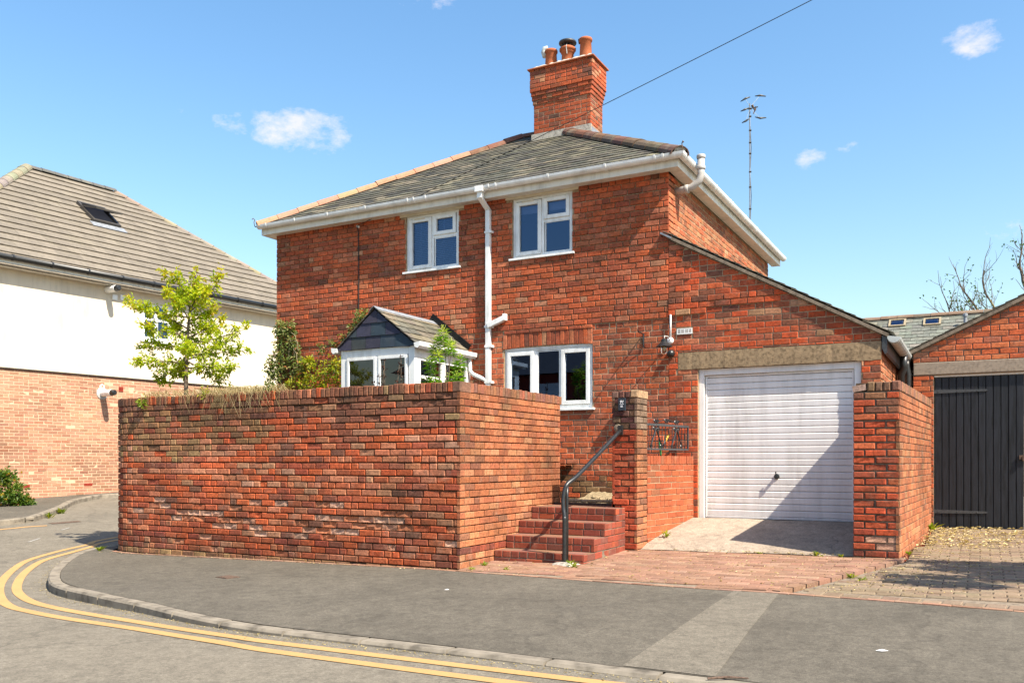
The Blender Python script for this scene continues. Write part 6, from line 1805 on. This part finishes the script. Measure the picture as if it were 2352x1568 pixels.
# dry grass hanging over the coping
rg = random.Random(161); gr_ = MB()
for i in range(560):
    x = rg.uniform(-10.35, -7.75) if rg.random() < .8 else rg.gauss(-8.6, .3)
    dens = .35 + .4 * abs(math.sin(x * 2.3)) + (.35 if -9.0 < x < -8.0 else 0)
    if rg.random() > dens or x < -10.4 or x > -7.7: continue
    p = Vector((x, 8.3 + rg.uniform(-.0, .16), 2.112)); L = rg.uniform(.10, .30) * (1.25 if -9 < x < -8 else 1); out = rg.uniform(.2, 1.0)
    dx = rg.gauss(.0, 1.0); hang = L * (.9 if rg.random() < .2 else .12)
    pts = []
    for k in range(5):
        t = k / 4
        pts.append(p + Vector((dx * L * t, -(p.y - 8.27) * min(1, t * 1.6) - out * L * .35 * t, .07 * math.sin(min(1, t * 1.2) * math.pi) * rg.uniform(.6, 1.6) - hang * t * t)))
    w = rg.uniform(.002, .0045); sd = Vector((.8, .4, .3)).normalized() * w; v = []
    for k, q in enumerate(pts): v += [q - sd * (1 - k / 5), q + sd * (1 - k / 5)]
    gr_.add(v, [(2 * k, 2 * k + 1, 2 * k + 3, 2 * k + 2) for k in range(4)], (rg.random(), 0, 0))
tag(gr_.build('dry_grass', M['dry_grass'], color=True, kind='stuff'), 'straw-coloured dry grass trailing over the left part of the wall coping', 'grass')
for i, (x, lab) in enumerate(((-10.35, 'green sprout hanging from the coping at the left end of the dry grass'), (-8.05, 'dark green sprig on the wall coping at the right end of the dry grass'), (-9.2, 'reddish sprig standing in the middle of the dry grass'))):
    sp = thing('wall_sprig', (x, 8.3, 2.1), lab, 'weed', 'sprigs on the wall coping')
    leafmass('sprig', 'weed' if i != 1 else 'bush', [((x, 8.3 + (-.05 if i == 0 else .02), 2.14 - .09 * (i == 0)), (.07, .05, .07))], 26, .045, sp, rg, vmean=.5 if i < 2 else .8)
# bush at far left
rg = random.Random(171)
bs = thing('flowering_bush', (-18.7, 11.2, .25), 'rounded green bush by the pale brick wall at the left edge', 'bush')
leafmass('bush', 'bush', [((-18.8, 11.2, .62), (.38, .38, .33)), ((-18.5, 11.4, .5), (.3, .3, .28)), ((-18.7, 11.3, .88), (.25, .25, .16)), ((-19.1, 10.8, .65), (.4, .4, .4)), ((-18.4, 11.55, .32), (.22, .22, .12))], 900, .085, bs, rg, vmean=.45, stem_from=(-18.7, 11.2, .2))
m = MB()
for k in range(40):
    c = Vector((-18.7, 11.25, .62)) + Vector((rv(rg).x * .45, rv(rg).y * .45, rv(rg).z * .35)); 
    for j in range(4): leaf(m, c, rv(rg), rv(rg), .045, .045, rg.uniform(.9, 1))
m.build('blossom', M['climber'], bs, color=True)
# bare tree beyond
rg = random.Random(181)
bt = thing('bare_tree', (1.4, 39.3, 0), 'leafless tree with mossy limbs rising behind the far slate roof', 'tree')
tr = MB(); tw = MB(); lf = MB()
def branch(p, d, L, r, depth):
    n = 5; pts = [p]; q = p.copy(); dd = d.copy()
    for k in range(n):
        dd = (dd + rv(rg) * .22 + Vector((0, 0, .06))).normalized(); q = q + dd * L / n; pts.append(q.copy())
    (tr if depth < 2 else tw).tube(pts, [r * (1 - .5 * k / n) for k in range(n + 1)], 6 if depth < 2 else 4)
    if depth >= 3 + (rg.random() < .8):
        if rg.random() < .5:
            for j in range(2): leaf(lf, q + rv(rg) * .1, rv(rg), rv(rg), .12, .07, rg.random() * .6)
        return
    for k in range(rg.randint(2, 4)):
        t = rg.uniform(.3, 1); i = min(n, int(t * n)); nd = (dd + rv(rg) * .85 + Vector((0, 0, .12))).normalized()
        branch(pts[i], nd, L * rg.uniform(.5, .72), r * .45 * rg.uniform(.8, 1.1), depth + 1)
    branch(q, dd, L * .62, r * .5, depth + 1)
base = Vector((1.4, 39.3, 0)); fork = base + Vector((0, 0, 3.6)); tr.tube([base, base + Vector((.1, 0, 1.8)), fork], [.4, .34, .3], 10)
for (du_, h_, r_) in ((-1.6, 2.2, .12), (-.9, 3.2, .11), (.1, 4.3, .15), (1.2, 4.6, .15), (2.4, 3.9, .15), (-.3, 3.6, .09), (.7, 3.9, .10)):
    t_ = fork + RGT * du_ * .7 + Vector((0, 0, h_ * .62)) + FWD * rg.uniform(-.6, .6)
    tr.tube(curve(fork, t_, .2, rg, 6), [r_ * (1 - .06 * k) for k in range(7)], 8)
    branch(t_, Vector(((du_ - .5) * .3, 0, 1)).normalized(), 2.0, r_ * .75, 1)
tr.build('trunk', M['bark_moss'], bt, smooth=True); tw.build('twigs', M['bark'], bt); lf.build('crown', M['bush'], bt, color=True)
# street tree just out of view on the right; its shade falls on the setts
rg = random.Random(191)
stt = thing('street_tree', (4.4, 8.7, 0), 'leafy tree beyond the right edge that shades the grey setts', 'tree')
tr = MB(); tr.tube([(4.4, 8.7, 0), (4.38, 8.72, 1.6), (4.2, 8.75, 2.8), (3.9, 8.8, 3.6)], [.09, .075, .055, .03], 8)
cs = []
for k in range(26):
    c = Vector((rg.uniform(2.6, 4.3), rg.uniform(7.6, 9.4), rg.uniform(3.5, 4.2))); cs.append((tuple(c), (.5, .13, .12))); tr.tube(curve(Vector((4.1, 8.75, 3.0)), c, .1, rg, 5), [.02, .017, .014, .01, .007, .004], 5)
tr.build('trunk', M['bark'], stt)
leafmass('tree', 'bush', cs, 2800, .10, stt, rg)

# ------------------------------------------------------------------ weeds, leaf litter and small things on the ground
rg = random.Random(201)
WEEDS = [(-5.02, 8.62, .07, zp, 'weed rosette at the foot of the garden wall beside the steps'), (-4.98, 8.28, .06, zp, 'pale weed at the drive edge by the garden wall corner'), (-4.62, 8.42, .05, zp, 'grass tuft in the drive before the steps'),
         (-4.08, 8.95, .09, zp, 'leafy weed at the foot of the handrail'), (-3.98, 8.80, .08, zp, 'star-shaped green weed right of the handrail foot'), (-3.70, 10.62, .06, zp, 'weed growing where pier meets the low wall'),
         (-3.62, 10.95, .10, lambda x, y: .24, 'weed clump against the low brick wall on the ramp'), (-1.65, 10.50, .09, zp, 'bright grass tuft at the foot of the short drive wall'), (-1.38, 10.46, .06, zp, 'thin grass blades beside the short drive wall corner'),
         (-1.10, 9.0, .07, zp, 'green weed in the setts right of the drive edging'), (-.98, 8.80, .06, zp, 'small dark weed among the grey setts'), (-.60, 13.7, .16, zp, 'tall weeds where the short wall meets the black doors'),
         (-.72, 10.9, .07, zp, 'yellow-green weed along the right side of the short wall'), (-2.3, 10.48, .05, zp, 'low weed at the lower edge of the ramp'), (-16.35, 10.85, .14, zr, 'yellow weed in the far kerb gutter, nearer one'), (-16.95, 11.5, .16, zr, 'green weed in the far kerb gutter, further one'), (-11.3, 8.28, .10, zp, 'weed tuft at the rounded foot of the garden wall')]
for (x, y, s, zf_, lab) in WEEDS:
    w = thing('weed', (x, y, zf_(x, y)), lab, 'weed', 'weeds in the paving joints'); f_ = MB()
    for k in range(16):
        a = rg.uniform(0, 6.28); d = Vector((math.cos(a), math.sin(a), rg.uniform(.25, 1.4))); leaf(f_, Vector((x, y, zf_(x, y))) + rv(rg) * s * .2, d, Vector((0, 0, 1)), s * rg.uniform(.6, 1.2), s * rg.uniform(.18, .35), rg.uniform(.2, .9))
    f_.build('leaves', M['weed'], w, color=True)
lit = MB()
def litter(x, y, z, s, v): 
    a = rg.uniform(0, 6.28); leaf(lit, Vector((x, y, z + .010)), Vector((math.cos(a), math.sin(a), rg.uniform(0, .2))), Vector((rg.uniform(-.3, .3), rg.uniform(-.3, .3), 1)), s, s * .5, v)
for k in range(900):
    x, y = rg.uniform(-5.0, -.8), rg.uniform(8.1, 10.5)
    if x > drive_right(y) or (x < -3.95 and y > 9.05): continue
    if rg.random() < .45: litter(x, y, zp(x, y), rg.uniform(.015, .04), rg.random())
for k in range(2600):
    y = 8.1 + 5.9 * rg.random(); t = rg.random()
    x = (drive_right(y) + .1 if y < 10.4 else -.74 + (y - 10.4) * .044) + abs(rg.gauss(0, .55))
    if rg.random() < .3 + .4 * (y > 11): litter(x, y, zp(x, y) + rg.uniform(0, .012), rg.uniform(.012, .035), rg.random())
for k in range(650): 
    y = rg.uniform(11.6, 14.0); x = rg.gauss(-.25, .55)
    if x > -.74 + (y - 10.4) * .044: litter(x, y, zp(x, y) + .01 + rg.uniform(0, .02), rg.uniform(.03, .075), rg.uniform(.45, 1))
for k in range(200): x = rg.uniform(-3.4, -1.3); litter(x, 10.5 + abs(rg.gauss(0, .12)), zp(x, 10.5) + .012, rg.uniform(.015, .04), rg.random())
for k in range(1400):
    q = kerb[rg.randrange(len(kerb) // 4, len(kerb) - 40)]; dd = abs(rg.gauss(0, .07)) + .01; litter(q[0] + rg.uniform(-.06, .06), q[1] - dd, zr(q[0], q[1] - dd) - .004, rg.uniform(.006, .022), rg.random() * .8)
for k in range(160): x = rg.uniform(-11, -5.2); litter(x, 8.15 + rg.uniform(-.1, .05), zp(x, 8.2) + .004, rg.uniform(.012, .03), rg.random())
tag(lit.build('leaf_litter', M['litter'], color=True, kind='stuff'), 'dry yellow leaf litter scattered over drive and setts', 'leaves')
m = MB().tube([(-1.38, 4.93, zp(-1.4, 4.95) + .012), (-1.28, 4.99, zp(-1.3, 5) + .016), (-1.17, 5.03, zp(-1.2, 5) + .012)], [.007, .008, .004], 6)
tag(m.build('twig', M['rust'], kind=None), 'thin brown twig lying on the pavement beside the kerb', 'twig')
for i, (x, y, lab) in enumerate(((-4.52, 7.05, 'scrap of white litter on the pavement before the garden wall corner'), (-.55, 6.0, 'white oval scrap on the dark pavement at the right'))):
    s = .03 if i == 0 else .04
    m = MB().add([(x - s, y, zp(x, y) + .006), (x, y - s * .35, zp(x, y) + .008), (x + s, y, zp(x, y) + .012), (x, y + s * .35, zp(x, y) + .016)], [(0, 1, 2, 3)])
    tag(m.build('litter_scrap', M['upvc']), lab, 'litter')
